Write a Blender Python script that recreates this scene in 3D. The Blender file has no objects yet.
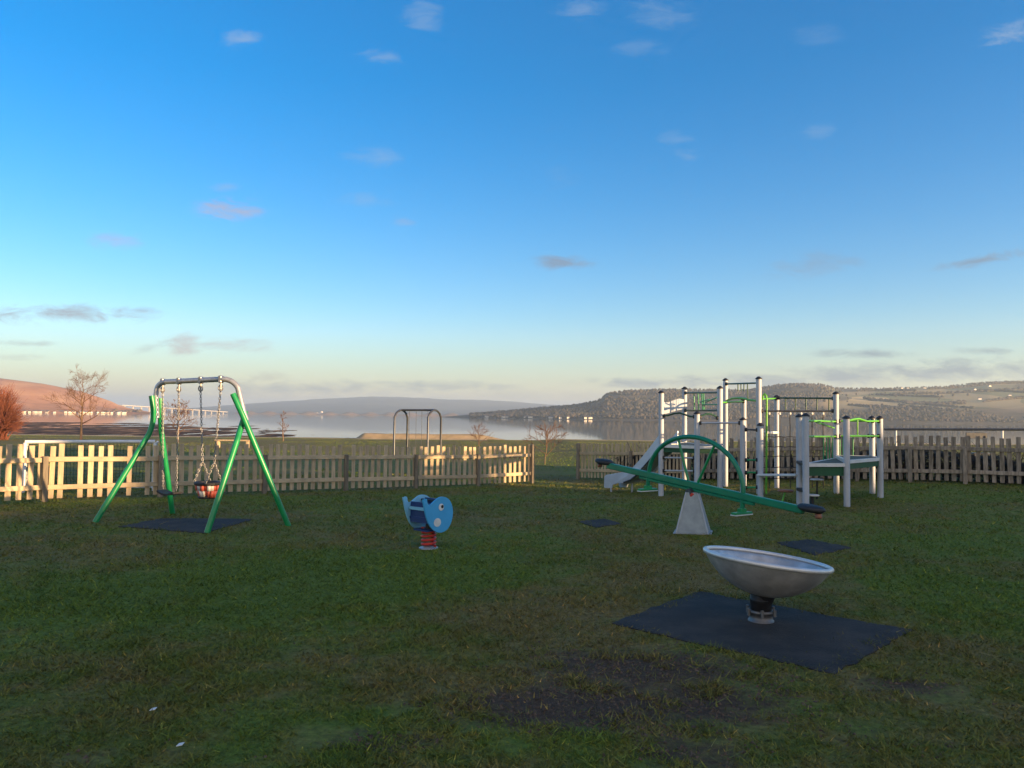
import bpy, bmesh, math, random
import numpy as np
from mathutils import Vector, Matrix, noise as mnoise

R = math.radians
rng = np.random.default_rng(7)
random.seed(7)
S = bpy.context.scene
COL = S.collection

# ------------------------------------------------------------------ camera
F = 769.0
EYE = 1.6
PITCH, ROLL = 2.36, 0.636
camd = bpy.data.cameras.new('camera')
camd.sensor_width = 36.0
camd.lens = F / 1024 * 36.0
camd.clip_start, camd.clip_end = 0.05, 30000
cam = bpy.data.objects.new('camera', camd)
COL.objects.link(cam)
MR = Matrix.Rotation(R(90 + PITCH), 4, 'X') @ Matrix.Rotation(R(ROLL), 4, 'Z')
cam.matrix_world = Matrix.Translation((0, 0, EYE)) @ MR
S.camera = cam

# ------------------------------------------------------------------ light
SUN_AZ = (0.88, -0.475)          # plan direction towards the sun: low, behind and to the right
SUN_EL = 6.0
world = bpy.data.worlds.new('World')
S.world = world
world.use_nodes = True
SKY_STRENGTH = 0.10
sd = bpy.data.lights.new('sun', 'SUN')
sd.energy = 5.0
sd.angle = R(0.55)
sd.color = (1.0, 0.64, 0.32)
sun = bpy.data.objects.new('sun', sd)
COL.objects.link(sun)
_n = math.hypot(*SUN_AZ)
SUX, SUY = SUN_AZ[0] / _n, SUN_AZ[1] / _n
to_sun = Vector((SUX * math.cos(R(SUN_EL)), SUY * math.cos(R(SUN_EL)), math.sin(R(SUN_EL))))
sun.rotation_euler = to_sun.to_track_quat('Z', 'Y').to_euler()
S.view_settings.view_transform = 'Standard'
S.view_settings.look = 'None'
S.view_settings.gamma = 1.0
S.view_settings.exposure = 1.74
S.render.engine = 'CYCLES'
S.cycles.max_bounces = 6
S.cycles.diffuse_bounces = 3
S.cycles.glossy_bounces = 3
S.cycles.transparent_max_bounces = 12
S.cycles.volume_bounces = 0
S.cycles.caustics_reflective = False
S.cycles.caustics_refractive = False


# ------------------------------------------------------------------ pixel helpers (real world points from sight lines)
def ray(px, py):
    v = Vector(((px - 512) / F, -(py - 384) / F, -1.0))
    return (MR.to_3x3() @ v)


def P(px, py, d):
    r = ray(px, py)
    k = d / r.y
    return Vector((r.x * k, d, EYE + r.z * k))


def ss(a, b, x):
    t = np.clip((np.asarray(x, float) - a) / (b - a), 0, 1)
    return t * t * (3 - 2 * t)


_tab = rng.random((256, 256))


def vnoise(x, y):
    x = np.asarray(x, float); y = np.asarray(y, float)
    xi = np.floor(x).astype(int); yi = np.floor(y).astype(int)
    fx = x - xi; fy = y - yi
    fx = fx * fx * (3 - 2 * fx); fy = fy * fy * (3 - 2 * fy)
    a = _tab[xi & 255, yi & 255]; b = _tab[(xi + 1) & 255, yi & 255]
    c = _tab[xi & 255, (yi + 1) & 255]; d = _tab[(xi + 1) & 255, (yi + 1) & 255]
    return (a * (1 - fx) + b * fx) * (1 - fy) + (c * (1 - fx) + d * fx) * fy


def fbm(x, y, o=4):
    s = 0; a = 0.5; t = 0
    for i in range(o):
        s = s + a * vnoise(x * 2 ** i + 13.7 * i, y * 2 ** i + 7.1 * i); t += a; a *= 0.5
    return s / t


WATER = -3.0


def gz(X, Y):
    """height of the land: the lawn, the field behind the fence, the bank, the mud and the sea bed"""
    X = np.asarray(X, float); Y = np.asarray(Y, float)
    z = -0.17 * ss(13, 20, Y) * (1 - ss(2, 6, X)) + 0.20 * ss(4, 10, X) * ss(10, 17, Y) * (1 - ss(18, 40, Y))
    z = z - 1.13 * np.clip((Y - 21) / 69.0, 0, 1)
    z = z + 0.03 * (fbm(X * 0.6, Y * 0.6, 3) - 0.5) * ss(2, 6, np.hypot(X, Y))
    far = ss(20, 40, Y)
    z = z + far * 0.25 * (fbm(X * 0.06 + 5, Y * 0.06, 3) - 0.5)
    # low sandy ridge at the shore
    a = X / np.maximum(Y, 1.0)
    rid = ss(-0.205, -0.19, a) * (1 - ss(-0.05, 0.0, a))
    z = z + rid * 0.7 * np.exp(-((Y - 90.5) / 1.1) ** 2)
    # edge of the land
    edge = 93 + 5 * (fbm(X * 0.05, Y * 0.02 + 9, 3) - 0.5)
    k = ss(0, 7, Y - edge)
    dm = np.interp(a, [-0.9, -0.55, -0.42, -0.33, -0.27, -0.17, -0.12], [300, 300, 265, 250, 180, 118, 100])
    mud = WATER - 0.02 + 0.50 * np.clip(1 - (Y - 95) / np.maximum(dm - 95, 1), -1, 1) ** 1.0 * 0.5 \
        + 0.7 * (fbm(X * 0.10, Y * 0.05, 5) - 0.5) + 0.3 * (fbm(X * 0.45, Y * 0.2, 3) - 0.5)
    bed = np.where(Y < dm + 25, mud, WATER - 0.8)
    bed = np.where(a > -0.12, WATER - 0.8, bed)
    return z * (1 - k) + bed * k


def gzf(x, y):
    return float(gz(x, y))


def G(px, py):
    r = ray(px, py)
    t = (EYE) / max(-r.z, 1e-6)
    for _ in range(40):
        p = Vector((0, 0, EYE)) + r * t
        t = (EYE - gzf(p.x, p.y)) / max(-r.z, 1e-6) * 0.5 + t * 0.5
    p = Vector((0, 0, EYE)) + r * t
    p.z = gzf(p.x, p.y)
    return p


# ------------------------------------------------------------------ mesh helpers
class MB:
    def __init__(s):
        s.v = []; s.f = []; s.m = []; s.sm = []

    def add(s, verts, faces, mi=0, smooth=False):
        o = len(s.v)
        s.v += [tuple(v) for v in verts]
        for f in faces:
            s.f.append([i + o for i in f]); s.m.append(mi); s.sm.append(smooth)
        return s

    def box(s, c, size, rot=None, mi=0, bev=0.0):
        """bevelled box"""
        hx, hy, hz = size[0] / 2, size[1] / 2, size[2] / 2
        bm = bmesh.new()
        bmesh.ops.create_cube(bm, size=1.0)
        for v in bm.verts:
            v.co = Vector((v.co.x * 2 * hx, v.co.y * 2 * hy, v.co.z * 2 * hz))
        if bev > 0:
            bmesh.ops.bevel(bm, geom=list(bm.edges), offset=bev, segments=1, affect='EDGES', profile=0.5)
        M = rot.to_4x4() if rot is not None else Matrix.Identity(4)
        c = Vector(c)
        bm.verts.index_update()
        s.add([c + (M @ v.co) for v in bm.verts], [[v.index for v in f.verts] for f in bm.faces], mi)
        bm.free()
        return s

    def beam(s, a, b, w, h, mi=0, bev=0.0, up=(0, 0, 1)):
        a = Vector(a); b = Vector(b)
        x = (b - a); L = x.length; x.normalize()
        u = Vector(up); y = u.cross(x); y.normalize(); z = x.cross(y)
        M = Matrix((x, y, z)).transposed()
        return s.box((a + b) / 2, (L, w, h), M, mi, bev)

    def tube(s, pts, rad, n=10, mi=0, cap=True):
        pts = [Vector(p) for p in pts]
        k = len(pts)
        rads = rad if isinstance(rad, (list, tuple)) else [rad] * k
        tang = []
        for i in range(k):
            t = Vector((0, 0, 0))
            if i > 0: t += (pts[i] - pts[i - 1]).normalized()
            if i < k - 1: t += (pts[i + 1] - pts[i]).normalized()
            if t.length < 1e-9: t = Vector((0, 0, 1))
            tang.append(t.normalized())
        ref = Vector((0, 0, 1)) if abs(tang[0].z) < 0.9 else Vector((1, 0, 0))
        nrm = (ref - tang[0] * ref.dot(tang[0])).normalized()
        V = []
        for i in range(k):
            nrm = (nrm - tang[i] * nrm.dot(tang[i]))
            if nrm.length < 1e-6: nrm = tang[i].orthogonal()
            nrm.normalize()
            bn = tang[i].cross(nrm)
            for j in range(n):
                a = 2 * math.pi * j / n
                V.append(pts[i] + (nrm * math.cos(a) + bn * math.sin(a)) * rads[i])
        Fc = []
        for i in range(k - 1):
            for j in range(n):
                j2 = (j + 1) % n
                Fc.append([i * n + j, i * n + j2, (i + 1) * n + j2, (i + 1) * n + j])
        s.add(V, Fc, mi, True)
        if cap:
            s.add(V[:n], [list(range(n))[::-1]], mi)
            s.add(V[-n:], [list(range(n))], mi)
        return s

    def lathe(s, prof, n=32, M=None, mi=0, flat=False):
        """prof: (r, z) list"""
        M = M or Matrix.Identity(4)
        V = []; Fc = []
        for r, z in prof:
            for j in range(n):
                a = 2 * math.pi * j / n
                V.append(M @ Vector((max(r, 1e-4) * math.cos(a), max(r, 1e-4) * math.sin(a), z)))
        for i in range(len(prof) - 1):
            for j in range(n):
                j2 = (j + 1) % n
                Fc.append([i * n + j, i * n + j2, (i + 1) * n + j2, (i + 1) * n + j])
        return s.add(V, Fc, mi, not flat)

    def prism(s, poly, off, mi=0):
        """closed polygon (3D points) extruded by a vector"""
        k = len(poly); off = Vector(off)
        A = [Vector(p) for p in poly]; B = [p + off for p in A]
        s.add(A + B, [list(range(k))[::-1], [i + k for i in range(k)]]
              + [[i, (i + 1) % k, (i + 1) % k + k, i + k] for i in range(k)], mi)
        return s

    def build(s, name, mats, parent=None, loc=None):
        """one mesh object; coordinates are world ones, the origin goes to loc (or the parent's place)"""
        base = Vector((0, 0, 0))
        if parent is not None:
            base = wloc(parent)
        o_loc = Vector(loc) if loc is not None else base
        me = bpy.data.meshes.new(name)
        me.from_pydata([tuple(Vector(v) - o_loc) for v in s.v], [], s.f)
        for m in (mats if isinstance(mats, (list, tuple)) else [mats]):
            me.materials.append(m)
        me.polygons.foreach_set('material_index', s.m)
        me.polygons.foreach_set('use_smooth', s.sm)
        me.update()
        bm = bmesh.new(); bm.from_mesh(me)
        bmesh.ops.recalc_face_normals(bm, faces=bm.faces); bm.to_mesh(me); bm.free()
        o = bpy.data.objects.new(name, me)
        COL.objects.link(o)
        o.location = o_loc
        if parent is not None:
            o.parent = parent
            o.location = o_loc - base
        return o


def wloc(o):
    v = o.location.copy()
    while o.parent is not None:
        o = o.parent; v += o.location
    return v


def thing(name, label, cat, loc, group=None):
    o = bpy.data.objects.new(name, None)
    o.empty_display_size = 0.2
    COL.objects.link(o)
    o.location = Vector(loc)
    return tag(o, label, cat, group)


def tag(o, label, cat, group=None):
    o['label'] = label; o['category'] = cat
    if group: o['group'] = group
    return o


def kind(o, k):
    o['kind'] = k
    return o


def dup(o, loc=None, parent=None):
    c = o.copy(); COL.objects.link(c)
    if parent is not None: c.parent = parent
    if loc is not None: c.location = loc
    for ch in list(o.children):
        dup(ch, None, c)
    return c


def bez(a, b, c, n=10):
    a, b, c = Vector(a), Vector(b), Vector(c)
    return [a * (1 - t) ** 2 + b * 2 * t * (1 - t) + c * t * t for t in [i / n for i in range(n + 1)]]


# ------------------------------------------------------------------ materials
MATS = {}


def mat(name, c1, c2=None, scale=8.0, rough=0.6, metal=0.0, bump=0.0, bscale=None, rand=0.0, stretch=(1, 1, 1), spec=0.5,
        lo=0.35, hi=0.65):
    m = bpy.data.materials.new(name); m.use_nodes = True
    nt = m.node_tree; N = nt.nodes; Lk = nt.links
    b = N['Principled BSDF']
    b.inputs['Roughness'].default_value = rough
    b.inputs['Metallic'].default_value = metal
    b.inputs['Specular IOR Level'].default_value = spec
    geo = N.new('ShaderNodeNewGeometry')
    mp = N.new('ShaderNodeMapping'); mp.inputs['Scale'].default_value = stretch
    Lk.new(geo.outputs['Position'], mp.inputs['Vector'])
    nz = N.new('ShaderNodeTexNoise'); nz.inputs['Scale'].default_value = scale
    nz.inputs['Detail'].default_value = 6; nz.inputs['Roughness'].default_value = 0.6
    Lk.new(mp.outputs[0], nz.inputs['Vector'])
    rp = N.new('ShaderNodeValToRGB')
    c2 = c2 or tuple(x * 0.8 for x in c1)
    rp.color_ramp.elements[0].position = lo; rp.color_ramp.elements[1].position = hi
    rp.color_ramp.elements[0].color = (*c1, 1); rp.color_ramp.elements[1].color = (*c2, 1)
    Lk.new(nz.outputs['Fac'], rp.inputs['Fac'])
    out = rp.outputs['Color']
    if rand > 0:
        oi = N.new('ShaderNodeObjectInfo')
        mr = N.new('ShaderNodeMapRange'); mr.inputs['To Min'].default_value = 1 - rand; mr.inputs['To Max'].default_value = 1 + rand
        Lk.new(oi.outputs['Random'], mr.inputs['Value'])
        hs = N.new('ShaderNodeHueSaturation'); Lk.new(mr.outputs[0], hs.inputs['Value']); Lk.new(out, hs.inputs['Color'])
        out = hs.outputs['Color']
    Lk.new(out, b.inputs['Base Color'])
    if bump > 0:
        n2 = N.new('ShaderNodeTexNoise'); n2.inputs['Scale'].default_value = bscale or scale * 4; n2.inputs['Detail'].default_value = 5
        Lk.new(mp.outputs[0], n2.inputs['Vector'])
        bp = N.new('ShaderNodeBump'); bp.inputs['Strength'].default_value = bump; bp.inputs['Distance'].default_value = 0.02
        Lk.new(n2.outputs['Fac'], bp.inputs['Height']); Lk.new(bp.outputs[0], b.inputs['Normal'])
    MATS[name] = m
    return m


mat('timber', (0.52, 0.40, 0.25), (0.36, 0.285, 0.19), 6, 0.85, bump=0.4, bscale=60, rand=0.16, stretch=(4, 4, 0.7))
mat('rail_timber', (0.52, 0.41, 0.26), (0.36, 0.29, 0.19), 5, 0.85, bump=0.4, bscale=50, rand=0.12)
mat('post_timber', (0.24, 0.2, 0.14), (0.15, 0.125, 0.095), 6, 0.9, bump=0.4, bscale=60, rand=0.15, stretch=(4, 4, 0.7))
mat('old_timber', (0.36, 0.31, 0.25), (0.17, 0.145, 0.115), 6, 0.9, bump=0.4, bscale=60, rand=0.25, stretch=(4, 4, 0.7))
mat('aluminium', (0.43, 0.47, 0.53), (0.36, 0.395, 0.45), 3, 0.5, 0.0, bump=0.03)
mat('silver_sheet', (0.52, 0.58, 0.66), (0.45, 0.5, 0.57), 3, 0.42, 0.35)
mat('pale_board', (0.66, 0.68, 0.68), (0.55, 0.57, 0.58), 4, 0.5)
mat('cap_plastic', (0.012, 0.012, 0.014), (0.02, 0.02, 0.022), 8, 0.5)
mat('green_paint', (0.008, 0.27, 0.085), (0.007, 0.2, 0.065), 6, 0.35, bump=0.02)
mat('sea_green_paint', (0.006, 0.21, 0.105), (0.005, 0.165, 0.085), 6, 0.32)
mat('lime_paint', (0.11, 0.42, 0.03), (0.09, 0.34, 0.025), 6, 0.4)
mat('deck_green', (0.006, 0.085, 0.035), (0.005, 0.06, 0.026), 6, 0.5)
mat('bottle_green', (0.012, 0.075, 0.04), (0.012, 0.06, 0.035), 6, 0.45)
mat('galvanised', (0.42, 0.44, 0.46), (0.32, 0.34, 0.37), 14, 0.45, 0.6, bump=0.05)
mat('stand_sheet', (0.27, 0.33, 0.37), (0.21, 0.255, 0.29), 9, 0.5, 0.35)
mat('deck_top', (0.05, 0.07, 0.06), (0.07, 0.085, 0.075), 6, 0.7)
mat('bowl_steel', (0.62, 0.61, 0.59), (0.42, 0.415, 0.4), 7, 0.45, 0.5, bump=0.05, bscale=90)
mat('bowl_rim', (0.72, 0.71, 0.69), (0.6, 0.6, 0.59), 9, 0.4, 0.35)
mat('base_steel', (0.2, 0.2, 0.2), (0.13, 0.13, 0.135), 14, 0.5, 0.6, bump=0.05)
mat('dark_steel', (0.09, 0.1, 0.115), (0.06, 0.065, 0.075), 9, 0.4, 0.5)
mat('chain_steel', (0.34, 0.33, 0.32), (0.22, 0.22, 0.22), 40, 0.4, 0.7)
mat('black_rubber', (0.012, 0.012, 0.014), (0.022, 0.022, 0.024), 20, 0.6, bump=0.2)
mat('red_plastic', (0.6, 0.13, 0.08), (0.5, 0.1, 0.07), 10, 0.45)
mat('red_paint', (0.55, 0.03, 0.015), (0.45, 0.025, 0.015), 12, 0.4)
mat('brown_plastic', (0.28, 0.12, 0.07), (0.2, 0.09, 0.06), 12, 0.5)
mat('white_plastic', (0.75, 0.74, 0.7), (0.62, 0.6, 0.56), 10, 0.45)
mat('white_paint', (0.74, 0.74, 0.73), (0.6, 0.6, 0.6), 5, 0.5)
mat('sky_blue', (0.06, 0.38, 0.70), (0.055, 0.34, 0.63), 6, 0.4)
mat('pale_blue', (0.2, 0.5, 0.7), (0.18, 0.46, 0.65), 6, 0.4)
mat('navy', (0.012, 0.04, 0.16), (0.01, 0.03, 0.12), 6, 0.45)
mat('mat_rubber', (0.016, 0.014, 0.014), (0.06, 0.048, 0.04), 3.0, 0.85, bump=0.8, bscale=70, lo=0.42, hi=0.78)
mat('net_rope', (0.02, 0.02, 0.022), (0.03, 0.03, 0.03), 20, 0.8)
mat('goal_net', (0.012, 0.07, 0.05), (0.01, 0.05, 0.04), 20, 0.8)
mat('bark_warm', (0.2, 0.13, 0.08), (0.12, 0.08, 0.05), 4, 0.9)
mat('twig_warm', (0.17, 0.095, 0.055), (0.12, 0.07, 0.045), 4, 0.9)
mat('twig_red', (0.2, 0.06, 0.03), (0.13, 0.045, 0.025), 0.8, 0.9)
mat('bramble', (0.035, 0.032, 0.02), (0.055, 0.045, 0.028), 2, 0.8)
mat('bramble_stem', (0.06, 0.035, 0.022), (0.09, 0.055, 0.035), 5, 0.8)
mat('wood_crowns', (0.045, 0.044, 0.027), (0.08, 0.062, 0.042), 0.02, 0.9)
mat('harling', (0.6, 0.58, 0.54), (0.5, 0.49, 0.46), 2, 0.9, bump=0.2)
mat('slate', (0.09, 0.09, 0.1), (0.06, 0.06, 0.07), 2, 0.7)
mat('window_glass', (0.02, 0.025, 0.03), (0.03, 0.035, 0.04), 2, 0.1)
mat('concrete', (0.5, 0.48, 0.45), (0.42, 0.4, 0.38), 0.1, 0.9)


def nodes_of(m):
    return m.node_tree.nodes, m.node_tree.links


def ramp(N, stops):
    r = N.new('ShaderNodeValToRGB')
    e = r.color_ramp.elements
    while len(e) < len(stops): e.new(0.5)
    for i, (p, c) in enumerate(stops):
        e[i].position = p; e[i].color = (*c, 1)
    return r


def noise_node(N, L, vec, scale, detail=6, rough=0.6):
    n = N.new('ShaderNodeTexNoise'); n.inputs['Scale'].default_value = scale
    n.inputs['Detail'].default_value = detail; n.inputs['Roughness'].default_value = rough
    L.new(vec, n.inputs['Vector']); return n


def mixc(N, L, fac, a, b):
    m = N.new('ShaderNodeMix'); m.data_type = 'RGBA'
    if hasattr(fac, 'links'): L.new(fac, m.inputs[0])
    else: m.inputs[0].default_value = fac
    for s, i in ((a, 6), (b, 7)):
        if hasattr(s, 'links'): L.new(s, m.inputs[i])
        else: m.inputs[i].default_value = (*s, 1)
    return m.outputs[2]


def math_n(N, L, op, a, b=None, c=None, clamp=False):
    m = N.new('ShaderNodeMath'); m.operation = op; m.use_clamp = clamp
    for i, s in enumerate((a, b, c)):
        if s is None: continue
        if hasattr(s, 'links'): L.new(s, m.inputs[i])
        else: m.inputs[i].default_value = s
    return m.outputs[0]


def grass_colour(N, L, vec):
    n1 = noise_node(N, L, vec, 0.55, 5)
    ta = N.new('ShaderNodeAttribute'); ta.attribute_name = 'tone'
    n2 = noise_node(N, L, vec, 3.5, 6)
    n3 = noise_node(N, L, vec, 22, 6, 0.7)
    r1 = ramp(N, [(0.40, (0.15, 0.20, 0.03)), (0.5, (0.16, 0.165, 0.036)), (0.6, (0.20, 0.16, 0.058))])
    L.new(math_n(N, L, 'MULTIPLY_ADD', ta.outputs['Fac'], -0.16, n1.outputs['Fac']), r1.inputs['Fac'])
    r2 = ramp(N, [(0.4, (0.095, 0.15, 0.024)), (0.6, (0.22, 0.17, 0.065))])
    L.new(math_n(N, L, 'MULTIPLY_ADD', ta.outputs['Fac'], -0.12, n2.outputs['Fac']), r2.inputs['Fac'])
    c = mixc(N, L, 0.45, r1.outputs[0], r2.outputs[0])
    r3 = ramp(N, [(0.32, (0.38, 0.38, 0.38)), (0.7, (1.45, 1.4, 1.3))]); L.new(n3.outputs['Fac'], r3.inputs['Fac'])
    mm = N.new('ShaderNodeMix'); mm.data_type = 'RGBA'; mm.blend_type = 'MULTIPLY'; mm.inputs[0].default_value = 0.8
    L.new(c, mm.inputs[6]); L.new(r3.outputs[0], mm.inputs[7])
    return mm.outputs[2]


def make_lawn_mat():
    m = bpy.data.materials.new('lawn'); m.use_nodes = True
    N, L = nodes_of(m); b = N['Principled BSDF']
    b.inputs['Roughness'].default_value = 0.9; b.inputs['Specular IOR Level'].default_value = 0.15
    geo = N.new('ShaderNodeNewGeometry'); pos = geo.outputs['Position']
    c = grass_colour(N, L, pos)
    at = N.new('ShaderNodeAttribute'); at.attribute_name = 'wear'
    nw = noise_node(N, L, pos, 6, 9, 0.78)
    w = math_n(N, L, 'ADD', at.outputs['Fac'], nw.outputs['Fac'])
    w = math_n(N, L, 'MULTIPLY_ADD', w, 4.0, -3.5, True)
    nm = noise_node(N, L, pos, 30, 9, 0.8)
    rm = ramp(N, [(0.3, (0.055, 0.034, 0.021)), (0.7, (0.17, 0.112, 0.07))]); L.new(nm.outputs['Fac'], rm.inputs['Fac'])
    L.new(mixc(N, L, w, c, rm.outputs[0]), b.inputs['Base Color'])
    nb = noise_node(N, L, pos, 38, 8, 0.75)
    bp = N.new('ShaderNodeBump'); bp.inputs['Strength'].default_value = 0.9; L.new(math_n(N, L, 'MULTIPLY_ADD', w, 0.03, 0.012), bp.inputs['Distance'])
    L.new(nb.outputs['Fac'], bp.inputs['Height']); L.new(bp.outputs[0], b.inputs['Normal'])
    return m


def make_blade_mat():
    m = bpy.data.materials.new('grass_blades'); m.use_nodes = True
    N, L = nodes_of(m); b = N['Principled BSDF']
    b.inputs['Roughness'].default_value = 0.75; b.inputs['Specular IOR Level'].default_value = 0.2
    geo = N.new('ShaderNodeNewGeometry'); pos = geo.outputs['Position']
    c = grass_colour(N, L, pos)
    at = N.new('ShaderNodeAttribute'); at.attribute_name = 'dry'
    dry = ramp(N, [(0.0, (0.6, 0.75, 0.5)), (0.6, (1.2, 1.2, 1.0)), (0.85, (2.0, 1.6, 1.3)), (1.0, (3.2, 2.4, 2.0))])
    L.new(at.outputs['Fac'], dry.inputs['Fac'])
    mm = N.new('ShaderNodeMix'); mm.data_type = 'RGBA'; mm.blend_type = 'MULTIPLY'; mm.inputs[0].default_value = 1
    L.new(c, mm.inputs[6]); L.new(dry.outputs[0], mm.inputs[7])
    L.new(mm.outputs[2], b.inputs['Base Color'])
    return m


def make_mud_mat():
    m = bpy.data.materials.new('mud'); m.use_nodes = True
    N, L = nodes_of(m); b = N['Principled BSDF']
    geo = N.new('ShaderNodeNewGeometry'); pos = geo.outputs['Position']
    mp = N.new('ShaderNodeMapping'); mp.inputs['Scale'].default_value = (1, 0.35, 1); L.new(pos, mp.inputs['Vector'])
    n1 = noise_node(N, L, mp.outputs[0], 0.22, 9, 0.75)
    r = ramp(N, [(0.42, (0.035, 0.02, 0.01)), (0.52, (0.13, 0.07, 0.034)), (0.62, (0.36, 0.21, 0.10))])
    L.new(n1.outputs['Fac'], r.inputs['Fac']); L.new(r.outputs[0], b.inputs['Base Color'])
    b.inputs['Roughness'].default_value = 0.9; b.inputs['Specular IOR Level'].default_value = 0.1
    nb = noise_node(N, L, pos, 2.0, 5, 0.7)
    bp = N.new('ShaderNodeBump'); bp.inputs['Strength'].default_value = 0.7; bp.inputs['Distance'].default_value = 0.08
    L.new(nb.outputs['Fac'], bp.inputs['Height']); L.new(bp.outputs[0], b.inputs['Normal'])
    return m


def make_water_mat():
    m = bpy.data.materials.new('water'); m.use_nodes = True
    N, L = nodes_of(m); b = N['Principled BSDF']
    b.inputs['Base Color'].default_value = (0.02, 0.03, 0.035, 1)
    b.inputs['Roughness'].default_value = 0.04; b.inputs['IOR'].default_value = 1.4
    geo = N.new('ShaderNodeNewGeometry'); pos = geo.outputs['Position']
    mp = N.new('ShaderNodeMapping'); mp.inputs['Scale'].default_value = (0.35, 1, 1); L.new(pos, mp.inputs['Vector'])
    nb = noise_node(N, L, mp.outputs[0], 0.6, 4, 0.5)
    bp = N.new('ShaderNodeBump'); bp.inputs['Strength'].default_value = 0.12; bp.inputs['Distance'].default_value = 0.02
    L.new(nb.outputs['Fac'], bp.inputs['Height']); L.new(bp.outputs[0], b.inputs['Normal'])
    return m


def make_hill_mat(name, stops, scale, stretch, fields=None, fmask=None):
    m = bpy.data.materials.new(name); m.use_nodes = True
    N, L = nodes_of(m); b = N['Principled BSDF']
    b.inputs['Roughness'].default_value = 0.95; b.inputs['Specular IOR Level'].default_value = 0.05
    geo = N.new('ShaderNodeNewGeometry'); pos = geo.outputs['Position']
    mp = N.new('ShaderNodeMapping'); mp.inputs['Scale'].default_value = stretch; L.new(pos, mp.inputs['Vector'])
    n1 = noise_node(N, L, mp.outputs[0], scale, 8, 0.65)
    r = ramp(N, stops); L.new(n1.outputs['Fac'], r.inputs['Fac'])
    c = r.outputs[0]
    if fields:
        wn = noise_node(N, L, mp.outputs[0], scale * 0.6, 3, 0.5)
        add = N.new('ShaderNodeVectorMath'); add.operation = 'MULTIPLY_ADD'
        L.new(wn.outputs['Color'], add.inputs[0]); add.inputs[1].default_value = (60, 60, 0); L.new(mp.outputs[0], add.inputs[2])
        vo = N.new('ShaderNodeTexVoronoi'); vo.inputs['Scale'].default_value = 0.011; L.new(add.outputs[0], vo.inputs['Vector'])
        sep = N.new('ShaderNodeSeparateColor'); L.new(vo.outputs['Color'], sep.inputs[0])
        rf = ramp(N, fields); L.new(sep.outputs[0], rf.inputs['Fac'])
        rf.color_ramp.interpolation = 'CONSTANT'
        at = N.new('ShaderNodeAttribute'); at.attribute_name = 'field'
        c = mixc(N, L, at.outputs['Fac'], c, rf.outputs[0])
    L.new(c, b.inputs['Base Color'])
    return m


M_LAWN = make_lawn_mat(); M_BLADE = make_blade_mat(); M_MUD = make_mud_mat(); M_WATER = make_water_mat()
M_BANK = mat('dry_bank', (0.5, 0.36, 0.19), (0.34, 0.25, 0.12), 0.8, 0.9, bump=0.6, bscale=6)


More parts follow.
